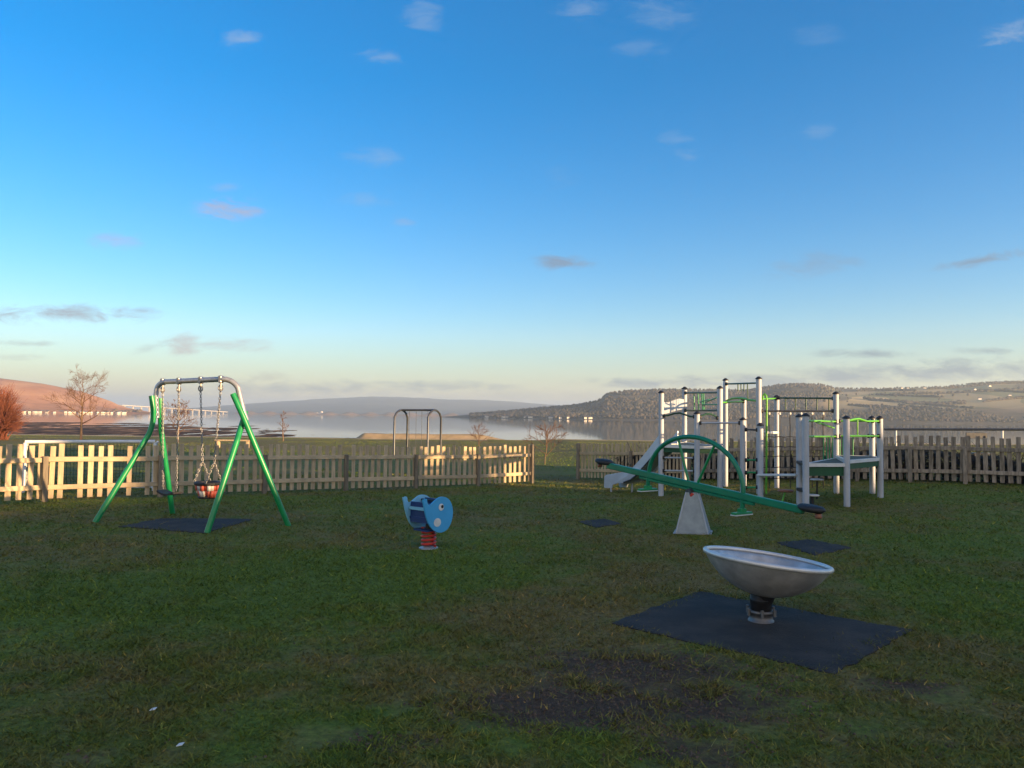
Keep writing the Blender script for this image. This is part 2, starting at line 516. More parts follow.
# ------------------------------------------------------------------ sky: Nishita with drifting clouds
def build_world():
    N = world.node_tree.nodes; L = world.node_tree.links
    bg = N['Background']; bg.inputs['Strength'].default_value = SKY_STRENGTH
    sky = N.new('ShaderNodeTexSky'); sky.sky_type = 'NISHITA'; sky.sun_disc = False
    sky.sun_elevation = R(SUN_EL)
    sky.sun_rotation = math.atan2(SUX, SUY)
    sky.air_density = 1.0; sky.dust_density = 0.2; sky.ozone_density = 2.6; sky.altitude = 0
    hs = N.new('ShaderNodeHueSaturation'); hs.inputs['Saturation'].default_value = 1.4; hs.inputs['Value'].default_value = 1.0
    L.new(sky.outputs[0], hs.inputs['Color'])
    tc = N.new('ShaderNodeTexCoord'); sp = N.new('ShaderNodeSeparateXYZ'); L.new(tc.outputs['Generated'], sp.inputs[0])
    y = math_n(N, L, 'MAXIMUM', sp.outputs['Y'], 0.02)
    a = math_n(N, L, 'DIVIDE', sp.outputs['X'], y)
    b_ = math_n(N, L, 'DIVIDE', sp.outputs['Z'], y)
    cm = N.new('ShaderNodeCombineXYZ'); L.new(a, cm.inputs[0]); L.new(b_, cm.inputs[1])
    mp = N.new('ShaderNodeMapping'); mp.inputs['Scale'].default_value = (1.0, 2.8, 1); L.new(cm.outputs[0], mp.inputs['Vector'])
    nz = noise_node(N, L, mp.outputs[0], 20, 10, 0.72); nz.inputs['Distortion'].default_value = 0.6
    nn = math_n(N, L, 'MULTIPLY_ADD', nz.outputs['Fac'], 3.8, -2.1)
    front = math_n(N, L, 'GREATER_THAN', sp.outputs['Y'], 0.05)

    def cloud(px, py, wx, wy, strength, tilt=0.0):
        r = ray(px, py); a0, b0 = r.x / r.y, r.z / r.y
        u = math_n(N, L, 'SUBTRACT', a, a0)
        v = math_n(N, L, 'SUBTRACT', b_, b0)
        if tilt:
            v = math_n(N, L, 'MULTIPLY_ADD', u, -tilt, v)
        u = math_n(N, L, 'MULTIPLY', u, F / (wx * 1.25))
        v = math_n(N, L, 'MULTIPLY', v, F / (wy * 1.2))
        d = math_n(N, L, 'ADD', math_n(N, L, 'MULTIPLY', u, u), math_n(N, L, 'MULTIPLY', v, v))
        e = math_n(N, L, 'SUBTRACT', 1.0, math_n(N, L, 'SQRT', d))   # 1 in the middle, 0 at the outline
        k = math_n(N, L, 'MULTIPLY', e, 2.5, None, True)
        e = math_n(N, L, 'MULTIPLY_ADD', e, 1.1, nn, True)
        e = math_n(N, L, 'MULTIPLY', e, k)
        return math_n(N, L, 'MULTIPLY', e, strength * 0.8)

    def layer(base, lst, col):
        f = None
        for c in lst:
            m = cloud(*c)
            f = m if f is None else math_n(N, L, 'MAXIMUM', f, m)
        f = math_n(N, L, 'MULTIPLY', f, front, None, True)
        return mixc(N, L, f, base, col)

    tn = N.new('ShaderNodeMix'); tn.data_type = 'RGBA'; tn.blend_type = 'MULTIPLY'; tn.inputs[0].default_value = 1
    L.new(hs.outputs['Color'], tn.inputs[6]); tn.inputs[7].default_value = (1.12, 0.98, 1.12, 1)
    c = tn.outputs[2]
    # unseen bright cloud added behind the viewer to warm the ambient light
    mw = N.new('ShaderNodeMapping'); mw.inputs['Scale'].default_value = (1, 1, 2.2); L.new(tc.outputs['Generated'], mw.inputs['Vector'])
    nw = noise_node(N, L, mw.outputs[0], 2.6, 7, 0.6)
    fill_mask = math_n(N, L, 'MULTIPLY_ADD', sp.outputs['Y'], -2.2, -0.35, True)
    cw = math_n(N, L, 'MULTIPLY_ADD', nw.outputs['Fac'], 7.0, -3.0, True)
    cw = math_n(N, L, 'MULTIPLY', math_n(N, L, 'MULTIPLY', cw, fill_mask), 0.9)
    c = mixc(N, L, cw, c, CLOUD_WARM_FILL)
    # thin lilac veil low over the horizon
    vl = math_n(N, L, 'MULTIPLY_ADD', sp.outputs['Z'], -7.5, 1.0, True)
    vl = math_n(N, L, 'MULTIPLY', math_n(N, L, 'MULTIPLY', vl, vl), 0.75)
    c = mixc(N, L, vl, c, CLOUD_VEIL)
    # thin white wisps high up
    c = layer(c, WISPS, CLOUD_WHITE)
    c = layer(c, ROSE, CLOUD_ROSE)
    c = layer(c, GREY, CLOUD_GREY)
    c = layer(c, SLATE, CLOUD_SLATE)
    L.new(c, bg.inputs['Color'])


CLOUD_WARM_FILL = (5.2, 4.1, 3.0)
CLOUD_VEIL = (1.72, 1.72, 1.95)
CLOUD_WHITE = (1.15, 1.5, 2.0)
CLOUD_ROSE = (1.75, 1.35, 1.35)
CLOUD_GREY = (1.1, 0.98, 1.08)
CLOUD_SLATE = (0.52, 0.78, 1.08)
WISPS = [(243, 39, 22, 12, 0.6), (382, 56, 30, 9, 0.4), (422, 18, 24, 24, 0.35), (578, 10, 30, 14, 0.4), (660, 14, 42, 20, 0.3),
         (640, 48, 30, 12, 0.22), (1012, 33, 36, 14, 0.7, 0.2), (375, 158, 36, 12, 0.4), (676, 138, 20, 9, 0.3), (686, 156, 17, 9, 0.35),
         (820, 132, 20, 9, 0.25), (226, 187, 18, 6, 0.4), (368, 200, 32, 9, 0.3), (820, 35, 34, 12, 0.2), (560, 178, 22, 14, 0.15)]
ROSE = [(229, 209, 38, 13, 0.8), (115, 241, 30, 10, 0.55), (404, 221, 14, 6, 0.4), (186, 345, 22, 13, 0.75), (228, 345, 50, 9, 0.65)]
GREY = [(562, 263, 34, 9, 0.6), (60, 314, 105, 12, 0.9), (140, 311, 34, 5, 0.6), (20, 343, 45, 4, 0.45), (150, 348, 24, 6, 0.5, 0.3),
        (270, 378, 26, 8, 0.5), (10, 357, 40, 4, 0.35), (810, 266, 60, 16, 0.25, 0.15), (985, 259, 50, 8, 0.4, 0.2)]
SLATE = [(300, 388, 150, 10, 0.7), (440, 386, 100, 7, 0.8), (180, 400, 200, 9, 0.5), (380, 400, 260, 8, 0.4), (520, 396, 120, 9, 0.4),
         (660, 383, 90, 7, 1.0), (760, 381, 110, 10, 0.9), (840, 377, 120, 13, 1.0), (950, 371, 170, 15, 1.0, 0.04), (860, 354, 60, 6, 0.9), (985, 351, 34, 5, 0.8),
         (760, 394, 160, 6, 0.6), (560, 402, 90, 5, 0.5), (985, 259, 50, 8, 0.7, 0.2), (562, 263, 34, 9, 0.6), (815, 264, 60, 14, 0.3, 0.15)]
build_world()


# ------------------------------------------------------------------ ground
WEAR = []        # (x, y, radius x, radius y, strength)
for px, py, rx, ry, k in [(570, 707, 0.95, 0.50, 0.56), (640, 668, 1.1, 0.6, 0.52), (700, 705, 0.75, 0.5, 0.5), (690, 755, 0.45, 0.35, 0.45), (540, 730, .4, .2, .35),
                          (600, 655, 0.7, 0.5, 0.25), (770, 690, 0.5, 0.3, 0.35), (380, 740, 0.5, 0.22, 0.42), (905, 685, 0.5, 0.3, 0.45),
                          (330, 632, 0.6, 0.4, 0.25), (560, 478, 1.6, 2.6, 0.38), (520, 520, 2, 1.5, 0.12), (600, 498, 2.0, 1.5, 0.2),
                          (760, 492, 3.0, 2.2, 0.28), (690, 495, 2.5, 1.2, 0.3), (820, 500, 1.4, 1.2, 0.25), (720, 540, 1.2, 0.8, 0.15),
                          (980, 700, 0.4, 0.3, 0.25), (250, 700, 0.8, 0.5, 0.16), (150, 760, 0.6, 0.3, 0.25), (870, 740, 0.6, 0.3, 0.3)]:
    p = G(px, py); WEAR.append((p.x, p.y, rx, ry, k * 1.35))


def wear_at(X, Y):
    w = np.zeros_like(X)
    for x, y, rx, ry, k in WEAR:
        w = np.maximum(w, k * np.exp(-(((X - x) / rx) ** 2 + ((Y - y) / ry) ** 2)))
    return w


TONE = []
for px, py, rx, ry, k in [(230, 590, 2.2, 1.2, 1.3), (80, 610, 1.2, .8, .9), (380, 575, 1.6, .9, 1.0), (950, 590, 1.0, 1.4, 1.1), (1000, 545, 2, 1.5, .9),
                          (330, 560, 2.5, 1.4, .7), (560, 740, .35, .25, .8), (830, 720, .5, .3, .6), (500, 560, 1.5, 1.0, .5), (120, 560, 1.6, 1.0, -.8),
                          (560, 620, 1.2, 1.0, -1.0), (620, 580, 1.4, 1.2, -.9), (120, 700, 1.0, .6, .35), (300, 740, .8, .4, .3), (960, 650, .6, .5, -.5), (720, 560, 1.6, 1.0, -.5),
                          (440, 680, .6, .4, -.5), (330, 545, 1.5, .5, -.6), (640, 700, 1.0, .6, -.8), (960, 497, 3, 1.2, .6), (330, 500, 5, 1.5, .5)]:
    p = G(px, py); TONE.append((p.x, p.y, rx, ry, k))


def tone_at(X, Y):
    t = np.zeros_like(X)
    for x, y, rx, ry, k in TONE:
        t = t + k * np.exp(-(((X - x) / rx) ** 2 + ((Y - y) / ry) ** 2))
    return np.clip(t, -1.2, 1.4) - 0.5 * ss(26, 60, Y)


def polar_sheet(radii, angs):
    r = np.array(radii)[:, None]; a = np.array(angs)[None, :]
    X = (r * np.sin(a)).ravel(); Y = (r * np.cos(a)).ravel()
    nr, na = len(radii), len(angs)
    i = np.arange(nr - 1)[:, None]; j = np.arange(na)[None, :]; j2 = (j + 1) % na
    Q = np.stack([i * na + j, (i + 1) * na + j, (i + 1) * na + j2, i * na + j2], -1).reshape(-1, 4)
    return X, Y, Q


def mesh_np(name, V, Q, mats, midx=None, smooth=True, attr=None):
    me = bpy.data.meshes.new(name)
    k = Q.shape[1]
    me.vertices.add(len(V)); me.vertices.foreach_set('co', np.asarray(V, np.float32).ravel())
    me.loops.add(Q.size); me.loops.foreach_set('vertex_index', Q.astype(np.int32).ravel())
    me.polygons.add(len(Q)); me.polygons.foreach_set('loop_start', np.arange(0, Q.size, k, dtype=np.int32))
    me.polygons.foreach_set('loop_total', np.full(len(Q), k, np.int32))
    for m in mats: me.materials.append(m)
    if midx is not None: me.polygons.foreach_set('material_index', midx.astype(np.int32))
    me.polygons.foreach_set('use_smooth', np.full(len(Q), smooth))
    me.update(calc_edges=True)
    for n, arr in (attr or {}).items():
        a = me.attributes.new(n, 'FLOAT', 'POINT'); a.data.foreach_set('value', np.asarray(arr, np.float32))
    me.validate()
    o = bpy.data.objects.new(name, me); COL.objects.link(o)
    return o


front = np.linspace(-R(48), R(48), 560)
back = np.linspace(R(48), 2 * math.pi - R(48), 62)[1:-1]
angs = np.concatenate([front, back])
radii = list(np.geomspace(0.4, 24, 150)) + list(np.arange(24.8, 85, 1.6)) + list(np.arange(85, 125, 0.7)) + list(np.arange(126, 340, 2.0)) \
    + list(np.geomspace(345, 6000, 14))
X, Y, Q = polar_sheet(radii, angs)
Z = gz(X, Y)
cx, cy, cz = X[Q].mean(1), Y[Q].mean(1), Z[Q].mean(1)
edge = 93 + 5 * (fbm(cx * 0.05, cy * 0.02 + 9, 3) - 0.5)
mi = np.zeros(len(Q), int)
ca = cx / np.maximum(cy, 1)
mi[(cy > edge - 3.5 + 3 * (fbm(cx * .3, cy * .3) - .5)) & (cy > 60)] = 1
mi[(cy > 87.8) & (cy < 95) & (ca > -0.203) & (ca < -0.03)] = 1
mi[(cy > edge + 3)] = 2
ground = mesh_np('ground', np.stack([X, Y, Z], 1), Q, [M_LAWN, M_BANK, M_MUD], mi, True, {'wear': wear_at(X, Y), 'tone': tone_at(X, Y)})
kind(ground, 'structure')

wr = list(np.geomspace(60, 6500, 40))
Xw, Yw, Qw = polar_sheet(wr, list(np.linspace(-R(75), R(75), 120)))
Qw = Qw[(Qw[:, 3] % 120) != 0]
water = mesh_np('water', np.stack([Xw, Yw, np.full_like(Xw, WATER)], 1), Qw, [M_WATER])
kind(water, 'structure')


# ------------------------------------------------------------------ hills across the water
def horizon_y(px):
    return 409.9 + 0.0111 * px


def hill(name, ridge, shore, back_d, mat_, nr=26, rough=0.06, field=None, base=0.6, ridge_t=0.62, seed=0):
    """ridge: (pixel x, pixel y); shore: distance of the shore line along the view ray, back_d: distance of the ridge"""
    pxs = np.arange(ridge[0][0], ridge[-1][0] + 0.1, 2.5)
    rp = np.array(ridge, float)
    ry = np.interp(pxs, rp[:, 0], rp[:, 1])
    V = []; fld = []
    sh = np.interp(pxs, [s[0] for s in shore], [s[1] for s in shore])
    bd = np.interp(pxs, [s[0] for s in back_d], [s[1] for s in back_d])
    ts = list(np.linspace(0, 1, nr)) + [1.25, 1.6, 2.0]
    for i, px in enumerate(pxs):
        r0 = ray(px, 416)
        ux, uy = r0.x / r0.y, 1.0
        top = P(px, ry[i], bd[i]).z
        for t in ts:
            d = sh[i] + (bd[i] - sh[i]) * t
            if t <= 1:
                prof = t ** 0.85 if t < 1 else 1
                prof = 0.5 * prof + 0.5 * (t * t * (3 - 2 * t))
                z = WATER - 0.4 + base * min(1, t * 40) + (top - WATER) * prof
            else:
                z = top - (t - 1) * (top - WATER) * 0.9
            x, y = ux * d, d
            w = min(1, t * 6) * (1 if t < 1 else 0.6)
            z += rough * (top - WATER) * (float(fbm(x * 0.004 + seed, y * 0.004, 4)) - 0.5) * w * 2
            V.append((x, y, z)); fld.append(field(px, t) if field else 0)
    n = len(ts); k = len(pxs)
    Q = np.array([[i * n + j, (i + 1) * n + j, (i + 1) * n + j + 1, i * n + j + 1] for i in range(k - 1) for j in range(n - 1)])
    o = mesh_np(name, np.array(V), Q, [mat_], None, True, {'field': np.array(fld)})
    kind(o, 'structure')
    return o, np.array(V).reshape(k, n, 3), pxs, ts


M_HEATH = make_hill_mat('heath', [(0.36, (0.22, 0.11, 0.05)), (0.5, (0.46, 0.21, 0.09)), (0.64, (0.6, 0.33, 0.15))], 0.006, (1, 1, 2))
M_FARHILL = make_hill_mat('far_hill', [(0.4, (0.05, 0.055, 0.05)), (0.6, (0.09, 0.09, 0.07))], 0.002, (1, 1, 1))
M_WOODHILL = make_hill_mat('wooded_hill', [(0.4, (0.07, 0.06, 0.036)), (0.5, (0.11, 0.09, 0.055)), (0.62, (0.17, 0.13, 0.08))], 0.008, (1, 1, 1),
                           fields=[(0.0, (0.36, 0.29, 0.15)), (0.2, (0.2, 0.2, 0.1)), (0.4, (0.48, 0.38, 0.2)), (0.55, (0.16, 0.14, 0.09)),
                                   (0.7, (0.34, 0.28, 0.16)), (0.85, (0.24, 0.22, 0.12))])
_, HL, _, _ = hill('heath_hill', [(-260, 384), (-120, 378), (0, 378), (40, 383), (80, 391), (110, 401), (118, 404.8), (128, 408), (150, 412)],
                   [(-260, 1250), (0, 1300), (120, 1500), (160, 1600)], [(-260, 1600), (0, 1650), (110, 1720), (160, 1800)], M_HEATH, rough=0.12)
hill('far_hills', [(150, 411), (230, 405), (290, 400.5), (340, 398), (370, 396.5), (400, 397), (440, 399), (500, 401), (540, 404), (600, 408), (700, 410)],
     [(150, 3900), (700, 3900)], [(150, 6200), (700, 6200)], M_FARHILL, rough=0.08, seed=4)


def field_mask(px, t):
    m = float(ss(800, 850, px)) * float(ss(0.25, 0.4, t)) * (1 - float(ss(0.9, 0.97, t)))
    m = max(m, float(ss(840, 870, px)) * float(ss(0.3, 0.42, t)) * (1 - float(ss(0.93, 0.98, t))))
    return m


RIDGE = [(440, 417), (500, 412.5), (540, 409), (575, 406), (590, 403.5), (600, 401), (606, 394.5), (630, 391.5), (660, 390.5), (700, 390.5), (745, 391), (775, 386),
         (792, 384), (822, 385), (835, 388.5), (870, 389), (915, 388), (945, 387), (990, 383), (1040, 382), (1180, 380), (1320, 390)]
WH, HV, HPX, HTS = hill('wooded_hill', RIDGE, [(440, 1500), (560, 1150), (700, 1050), (1320, 1000)],
                        [(440, 1600), (580, 1500), (700, 1650), (1320, 1750)], M_WOODHILL, rough=0.05, field=field_mask, seed=9)


# woods on the far shore read as one mass
def crown_mass(name, spots, mat_, seed=1):
    rg = np.random.default_rng(seed)
    ico = bmesh.new(); bmesh.ops.create_icosphere(ico, subdivisions=1, radius=1)
    iv = np.array([v.co[:] for v in ico.verts]); ifc = np.array([[v.index for v in f.verts] for f in ico.faces]); ico.free()
    V = []; Fq = []
    for k, (x, y, z, h, w) in enumerate(spots):
        jit = 1 + 0.45 * (rg.random(len(iv)) - 0.5)
        pts = iv * jit[:, None]
        taper = 1 - 0.55 * np.clip(pts[:, 2], -0.2, 1) * rg.random()
        p = np.stack([pts[:, 0] * w * taper + x, pts[:, 1] * w * taper + y, (pts[:, 2] * 0.5 + 0.45) * h + z], 1)
        V.append(p); Fq.append(ifc + k * len(iv))
    return mesh_np(name, np.concatenate(V), np.concatenate(Fq), [mat_], None, False)


def hill_pt(px, t):
    i = np.clip((px - HPX[0]) / 2.5, 0, len(HPX) - 1.01); i0 = int(i); fi = i - i0
    tt = np.interp(t, HTS, np.arange(len(HTS))); j0 = int(min(tt, len(HTS) - 2)); fj = tt - j0
    a = HV[i0, j0] * (1 - fj) + HV[i0, j0 + 1] * fj; b = HV[i0 + 1, j0] * (1 - fj) + HV[i0 + 1, j0 + 1] * fj
    return a * (1 - fi) + b * fi


spots = []
for _ in range(13000):
    px = random.uniform(470, 1180); t = random.random() ** 0.9 * 1.05
    f = field_mask(px, t)
    dens = 1.0 if px < 800 else 0.75
    if random.random() > dens * (1 - 0.97 * f): continue
    if 0.0 < t < 0.035: continue
    if float(fbm(px * 0.02, t * 6, 3)) < 0.40 and t < 0.9: continue
    p = hill_pt(px, t)
    h = random.uniform(3, 6)
    if t > 0.94: h *= 0.7
    spots.append((p[0], p[1], p[2], h, h * random.uniform(0.35, 0.6)))
# hedgerows between the fields
for q in range(26):
    px0 = random.uniform(830, 1150); t0 = random.uniform(0.3, 0.9)
    L_ = random.uniform(30, 110); sl = random.uniform(-0.002, 0.002)
    for k in range(int(L_ / 1.1)):
        t = t0 + sl * k * 1.1
        if random.random() < 0.15: continue
        p = hill_pt(px0 + k * 1.1, min(max(t, 0.02), 1)); h = random.uniform(2.5, 6)
        spots.append((p[0], p[1], p[2], h, h * 0.7))
kind(crown_mass('far_woods', spots, MATS['wood_crowns']), 'stuff')
spots = []
for i in range(380):
    px = random.uniform(-60, 140); r0 = ray(px, 416); d = np.interp(px, [-60, 120, 160], [1330, 1550, 1650]) + random.uniform(5, 120)
    h = random.uniform(4, 9); spots.append((r0.x / r0.y * d, d, WATER + 0.5 + (d % 120) * 0.02, h, h * 0.7))
kind(crown_mass('shore_woods', spots, mat('shore_crowns', (0.09, 0.06, 0.03), (0.13, 0.09, 0.045), 0.02, 0.9), 2), 'stuff')


# houses of the far towns
def house_mesh(w, dp, h, rh):
    m = MB()
    m.box((0, 0, h / 2), (w, dp, h))
    a = w / 2 + 0.3; b = dp / 2 + 0.4
    m.add([(-a, -b, h - .1), (a, -b, h - .1), (a, b, h - .1), (-a, b, h - .1), (-a, 0, h + rh), (a, 0, h + rh)],
          [[0, 1, 5, 4], [2, 3, 4, 5], [0, 4, 3], [1, 2, 5], [3, 2, 1, 0]], 1)
    return m


mat('far_wall', (0.85, 0.76, 0.62), (0.76, 0.68, 0.56), 0.02, 0.9, rand=0.15)
hp = [house_mesh(*k).build('far_house', [MATS['far_wall'], MATS['slate']]) for k in ((7, 5, 3.2, 2), (9, 5, 3.6, 2.2), (6, 5, 4, 2))]
used_h = [0, 0, 0]


def far_house(x, y, z, rz, label, grp):
    k = random.randrange(3)
    o = hp[k] if not used_h[k] else dup(hp[k]); used_h[k] = 1
    o.location = (x, y, z); o.rotation_euler = (0, 0, rz)
    if 'village' in label: o.scale = (.62, .62, .7)
    tag(o, label, 'house', grp)


for i in range(96):
    px = 14 + (i + random.random()) * 1.32 if i < 84 else random.uniform(100, 128)
    r0 = ray(px, 416); d = np.interp(px, [0, 120, 160], [1295, 1495, 1595]) + random.choice([6, 10, 24, 45, 70])
    far_house(r0.x / r0.y * d, d, WATER + 0.2 + 0.035 * (d - np.interp(px, [0, 120, 160], [1295, 1495, 1595])), random.uniform(-0.5, 0.9),
              'tiny sunlit pale house in the shore village below the brown hill', 'houses of the village under the brown hill')
for i in range(16):
    px = random.uniform(478, 600); r0 = ray(px, 416); d = np.interp(px, [440, 560, 700], [1500, 1150, 1050]) + random.choice([6, 14, 25])
    far_house(r0.x / r0.y * d, d, WATER + 0.9, random.uniform(-0.4, 0.4),
              'tiny pale house by the water at the foot of the wooded hill', 'houses at the foot of the wooded hill')
for px, t in [(858, .8), (902, .86), (908, .86), (925, .84), (975, .66), (980, .45), (973, .62), (1010, .5), (884, .82), (990, .72)]:
    p = hill_pt(px, t)
    far_house(p[0], p[1], p[2] + 0.5, random.uniform(-0.4, 0.4), 'tiny white farmhouse among the fields on the far right hillside',
              'farmhouses on the right hillside')
# two bigger far buildings
pb = P(320, 413.5, 3000)
t = thing('apartment_block', 'pale long block with a tall tower on the far shore below the grey hills', 'building', (pb.x, pb.y, WATER))
MB().box((pb.x, pb.y, WATER + 4), (30, 10, 8)).build('wall', MATS['far_wall'], t)
MB().box((pb.x + 8, pb.y - 3, WATER + 6.5), (6, 9, 13)).build('tower', MATS['far_wall'], t)
pb = P(290, 413.5, 2900)
t = tag(house_mesh(10, 8, 6, 3).build('warehouse', [MATS['far_wall'], MATS['slate']], None, (0, 0, 0)), 'bright white warehouse alone at the far water edge left of the block', 'building')
t.location = (pb.x, pb.y, WATER)
spit = MB()
V = []
for px in range(235, 480, 3):
    r0 = ray(px, 416)
    for k, (d, z) in enumerate([(2850, -.3), (2856, 4.0), (2950, 9), (3050, 6), (3300, -1)]):
        V.append((r0.x / r0.y * d, d, WATER + z * (1 + .5 * math.sin(px * .31))))
n = 5; k = len(V) // n
spit_o = mesh_np('far_shore', np.array(V), np.array([[i * n + j, (i + 1) * n + j, (i + 1) * n + j + 1, i * n + j + 1] for i in range(k - 1) for j in range(n - 1)]),
                 [mat('far_land', (0.2, 0.13, 0.08), (0.13, 0.09, 0.06), 0.01, 0.9)])
kind(spit_o, 'structure')
# bridge
A = P(120, 405.2, 2150); B = P(226, 412.0, 2700)
t = thing('bridge', 'long pale road bridge on thin piers crossing the firth far behind the swing', 'bridge', (A.x, A.y, WATER))
MB().beam(A, B, 14, 2.6).build('deck', MATS['concrete'], t)
for i in range(15):
    q = A.lerp(B, (i + 0.5) / 15)
    MB().beam((q.x, q.y, WATER - 1), (q.x, q.y, q.z - 1.32), 3, 5, up=(0, 1, 0)).build('pier', MATS['concrete'], t)


# ------------------------------------------------------------------ wooden picket fences
def make_fence(name, label, A, B, posts, sp, mats, skip=(), H=1.0, endpost=None, phase=0.0, lean=0.02, width=0.088):
    """pickets every sp metres from A to B (ground points); posts at the given fractions; rails on the side of the camera"""
    A = Vector(A); B = Vector(B)
    d = Vector((B.x - A.x, B.y - A.y, 0)); Ln = d.length; d.normalize()
    nrm = Vector((d.y, -d.x, 0))
    if nrm.dot(-A.lerp(B, .5)) < 0: nrm = -nrm
    t = thing(name, label, 'fence', (A.x, A.y, gzf(A.x, A.y)))
    ang = math.atan2(d.y, d.x)
    RZ = Matrix.Rotation(ang, 3, 'Z')
    rl = random.Random(hash(name) % 1000 + int(Ln * 10))
    protos = []
    n = int(Ln / sp)
    for i in range(n + 1):
        if i in skip: continue
        s = i * sp + phase + rl.uniform(-.012, .012)
        x, y = A.x + d.x * s, A.y + d.y * s
        z = gzf(x, y)
        if len(protos) < 6:
            m = MB(); w = width + rl.uniform(-.008, .008); hh = H - 0.05 + rl.uniform(-.028, .022)
            m.box((0, 0, hh / 2), (w, 0.02, hh), None, 0, 0.004)
            o = m.build('picket', mats[0]); protos.append(o); o.parent = t
        else:
            o = dup(rl.choice(protos), None, t)
        o.location = Vector((x, y, z + 0.05)) - t.location
        o.rotation_euler = (0, rl.uniform(-lean, lean), ang)
    fr = sorted(posts)
    for s in fr:
        x, y = A.x + d.x * s * Ln, A.y + d.y * s * Ln
        ph = 0.80 if not (endpost and s in endpost) else 1.02
        q = Vector((x, y, gzf(x, y))) + nrm * 0.055
        MB().box(q + Vector((0, 0, ph / 2 - .05)), (0.085, 0.085, ph + .1), RZ, 0, 0.006).build('post', mats[2], t)
    ends = [0.0] + [s for s in fr if 0.02 < s < 0.98] + [1.0]
    for a, b in zip(ends[:-1], ends[1:]):
        for hz in (0.74 * H, 0.25 * H):
            pa = A + d * (a * Ln + 0.002); pb_ = A + d * (b * Ln - 0.002)
            for q in (pa, pb_): q.z = gzf(q.x, q.y) + hz
            m = MB(); off = nrm * 0.034
            m.beam(pa + off + Vector((0, 0, rl.uniform(-.01, .01))), pb_ + off + Vector((0, 0, rl.uniform(-.01, .01))), 0.04, 0.085, 0, 0.005)
            m.build('rail', mats[1], t)
    return t, A, B, nrm


FA, FB = G(10, 503.5), G(531, 483)
dirF = (FB - FA).normalized()
FA0 = FA - dirF * 3.2
tw = [MATS['timber'], MATS['rail_timber'], MATS['post_timber']]
LnF = (FB - FA0).length


def frac_at(px, A, B):
    best = None
    for k in range(2001):
        q = A.lerp(B, k / 2000)
        r = MR.to_3x3().inverted() @ (Vector((q.x, q.y, 0.5)) - Vector((0, 0, EYE)))
        e = abs(512 + F * r.x / -r.z - px)
        if best is None or e < best[0]: best = (e, k / 2000)
    return best[1]


pp = [frac_at(x, FA0, FB) for x in (45, 160, 264, 345, 415, 477)]
spF = 0.158


def idx(px): return round(frac_at(px, FA0, FB) * LnF / spF)


make_fence('picket_fence', 'long pale wooden picket fence behind the swing, sunlit at its left end', FA0, FB, pp + [1.0, 0.005], spF, tw,
           skip={idx(75), idx(115), idx(347), idx(344), idx(139)}, endpost=[1.0])
GA, GB = G(579, 479), G(690, 481)
make_fence('picket_fence', 'short warm-toned picket fence between the gateway and the slide', GA, GB, [0.0, .5, 1.0], 0.108, tw, endpost=[0.0], width=.056)
HA, HB = GB + Vector((0.15, -0.05, 0)), G(1080, 489)
ot = [MATS['old_timber']] * 3
LnH = (HB - HA).length
make_fence('picket_fence', 'weathered grey picket fence at the right behind the climbing frame', HA, HB,
           [0.0] + [frac_at(x, HA, HB) for x in (745, 800, 857, 910, 965, 1030)], 0.152, ot, lean=0.04, H=1.05)


# brambles behind the grey fence
def hedge(name, label, A, B, h, w, n, seed):
    rg = random.Random(seed)
    A = Vector(A); B = Vector(B)
    t = thing(name, label, 'hedge', (A.x, A.y, gzf(A.x, A.y)))
    m = MB(); st = MB()
    d = (B - A); side = Vector((-d.y, d.x, 0)).normalized()
    for i in range(n):
        s = rg.random(); q = A + d * s + side * rg.gauss(0, w * .4)
        hh = h * (0.55 + 0.6 * float(fbm(s * d.length * 0.9, seed, 3)))
        z = gzf(q.x, q.y) + hh * rg.random() ** 0.7
        c = Vector((q.x, q.y, z)); r = rg.uniform(.03, .075)
        u = Vector((rg.gauss(0, 1), rg.gauss(0, 1), rg.gauss(0, 1))).normalized(); v = u.orthogonal().normalized()
        m.add([c - u * r, c + v * r * .6, c + u * r, c - v * r * .6], [[0, 1, 2, 3]])
    for i in range(int(n / 25)):
        s = rg.random(); q = A + d * s + side * rg.gauss(0, w * .3); z0 = gzf(q.x, q.y)
        e = Vector((q.x + rg.gauss(0, .3), q.y + rg.gauss(0, .3), z0 + h * rg.uniform(.6, 1.3)))
        mid = Vector((q.x, q.y, z0 + h * .7))
        st.tube(bez((q.x, q.y, z0), mid, e, 4), [.012, .01, .008, .006, .004], 4)
    m.build('foliage', MATS['bramble'], t); st.build('stem', MATS['bramble_stem'], t)
    return t


h1a, h1b = G(628, 477), G(760, 475)
off = Vector((0.2, 0.75, 0))
hedge('bramble_hedge', 'dark bramble hedge showing between pickets beside the slide', GA.lerp(GB, .42) + Vector((0, .5, 0)), GB + Vector((0, .6, 0)), 0.85, 0.5, 2600, 3)
hedge('bramble_hedge', 'low tangled dark hedge behind the grey picket fence', HA + Vector((0.1, .7, 0)), HB + Vector((0, .9, 0)), 0.72, 0.6, 7500, 4)


# ------------------------------------------------------------------ toddler swing set
def mid(a, b, t=.5): return Vector(a).lerp(Vector(b), t)


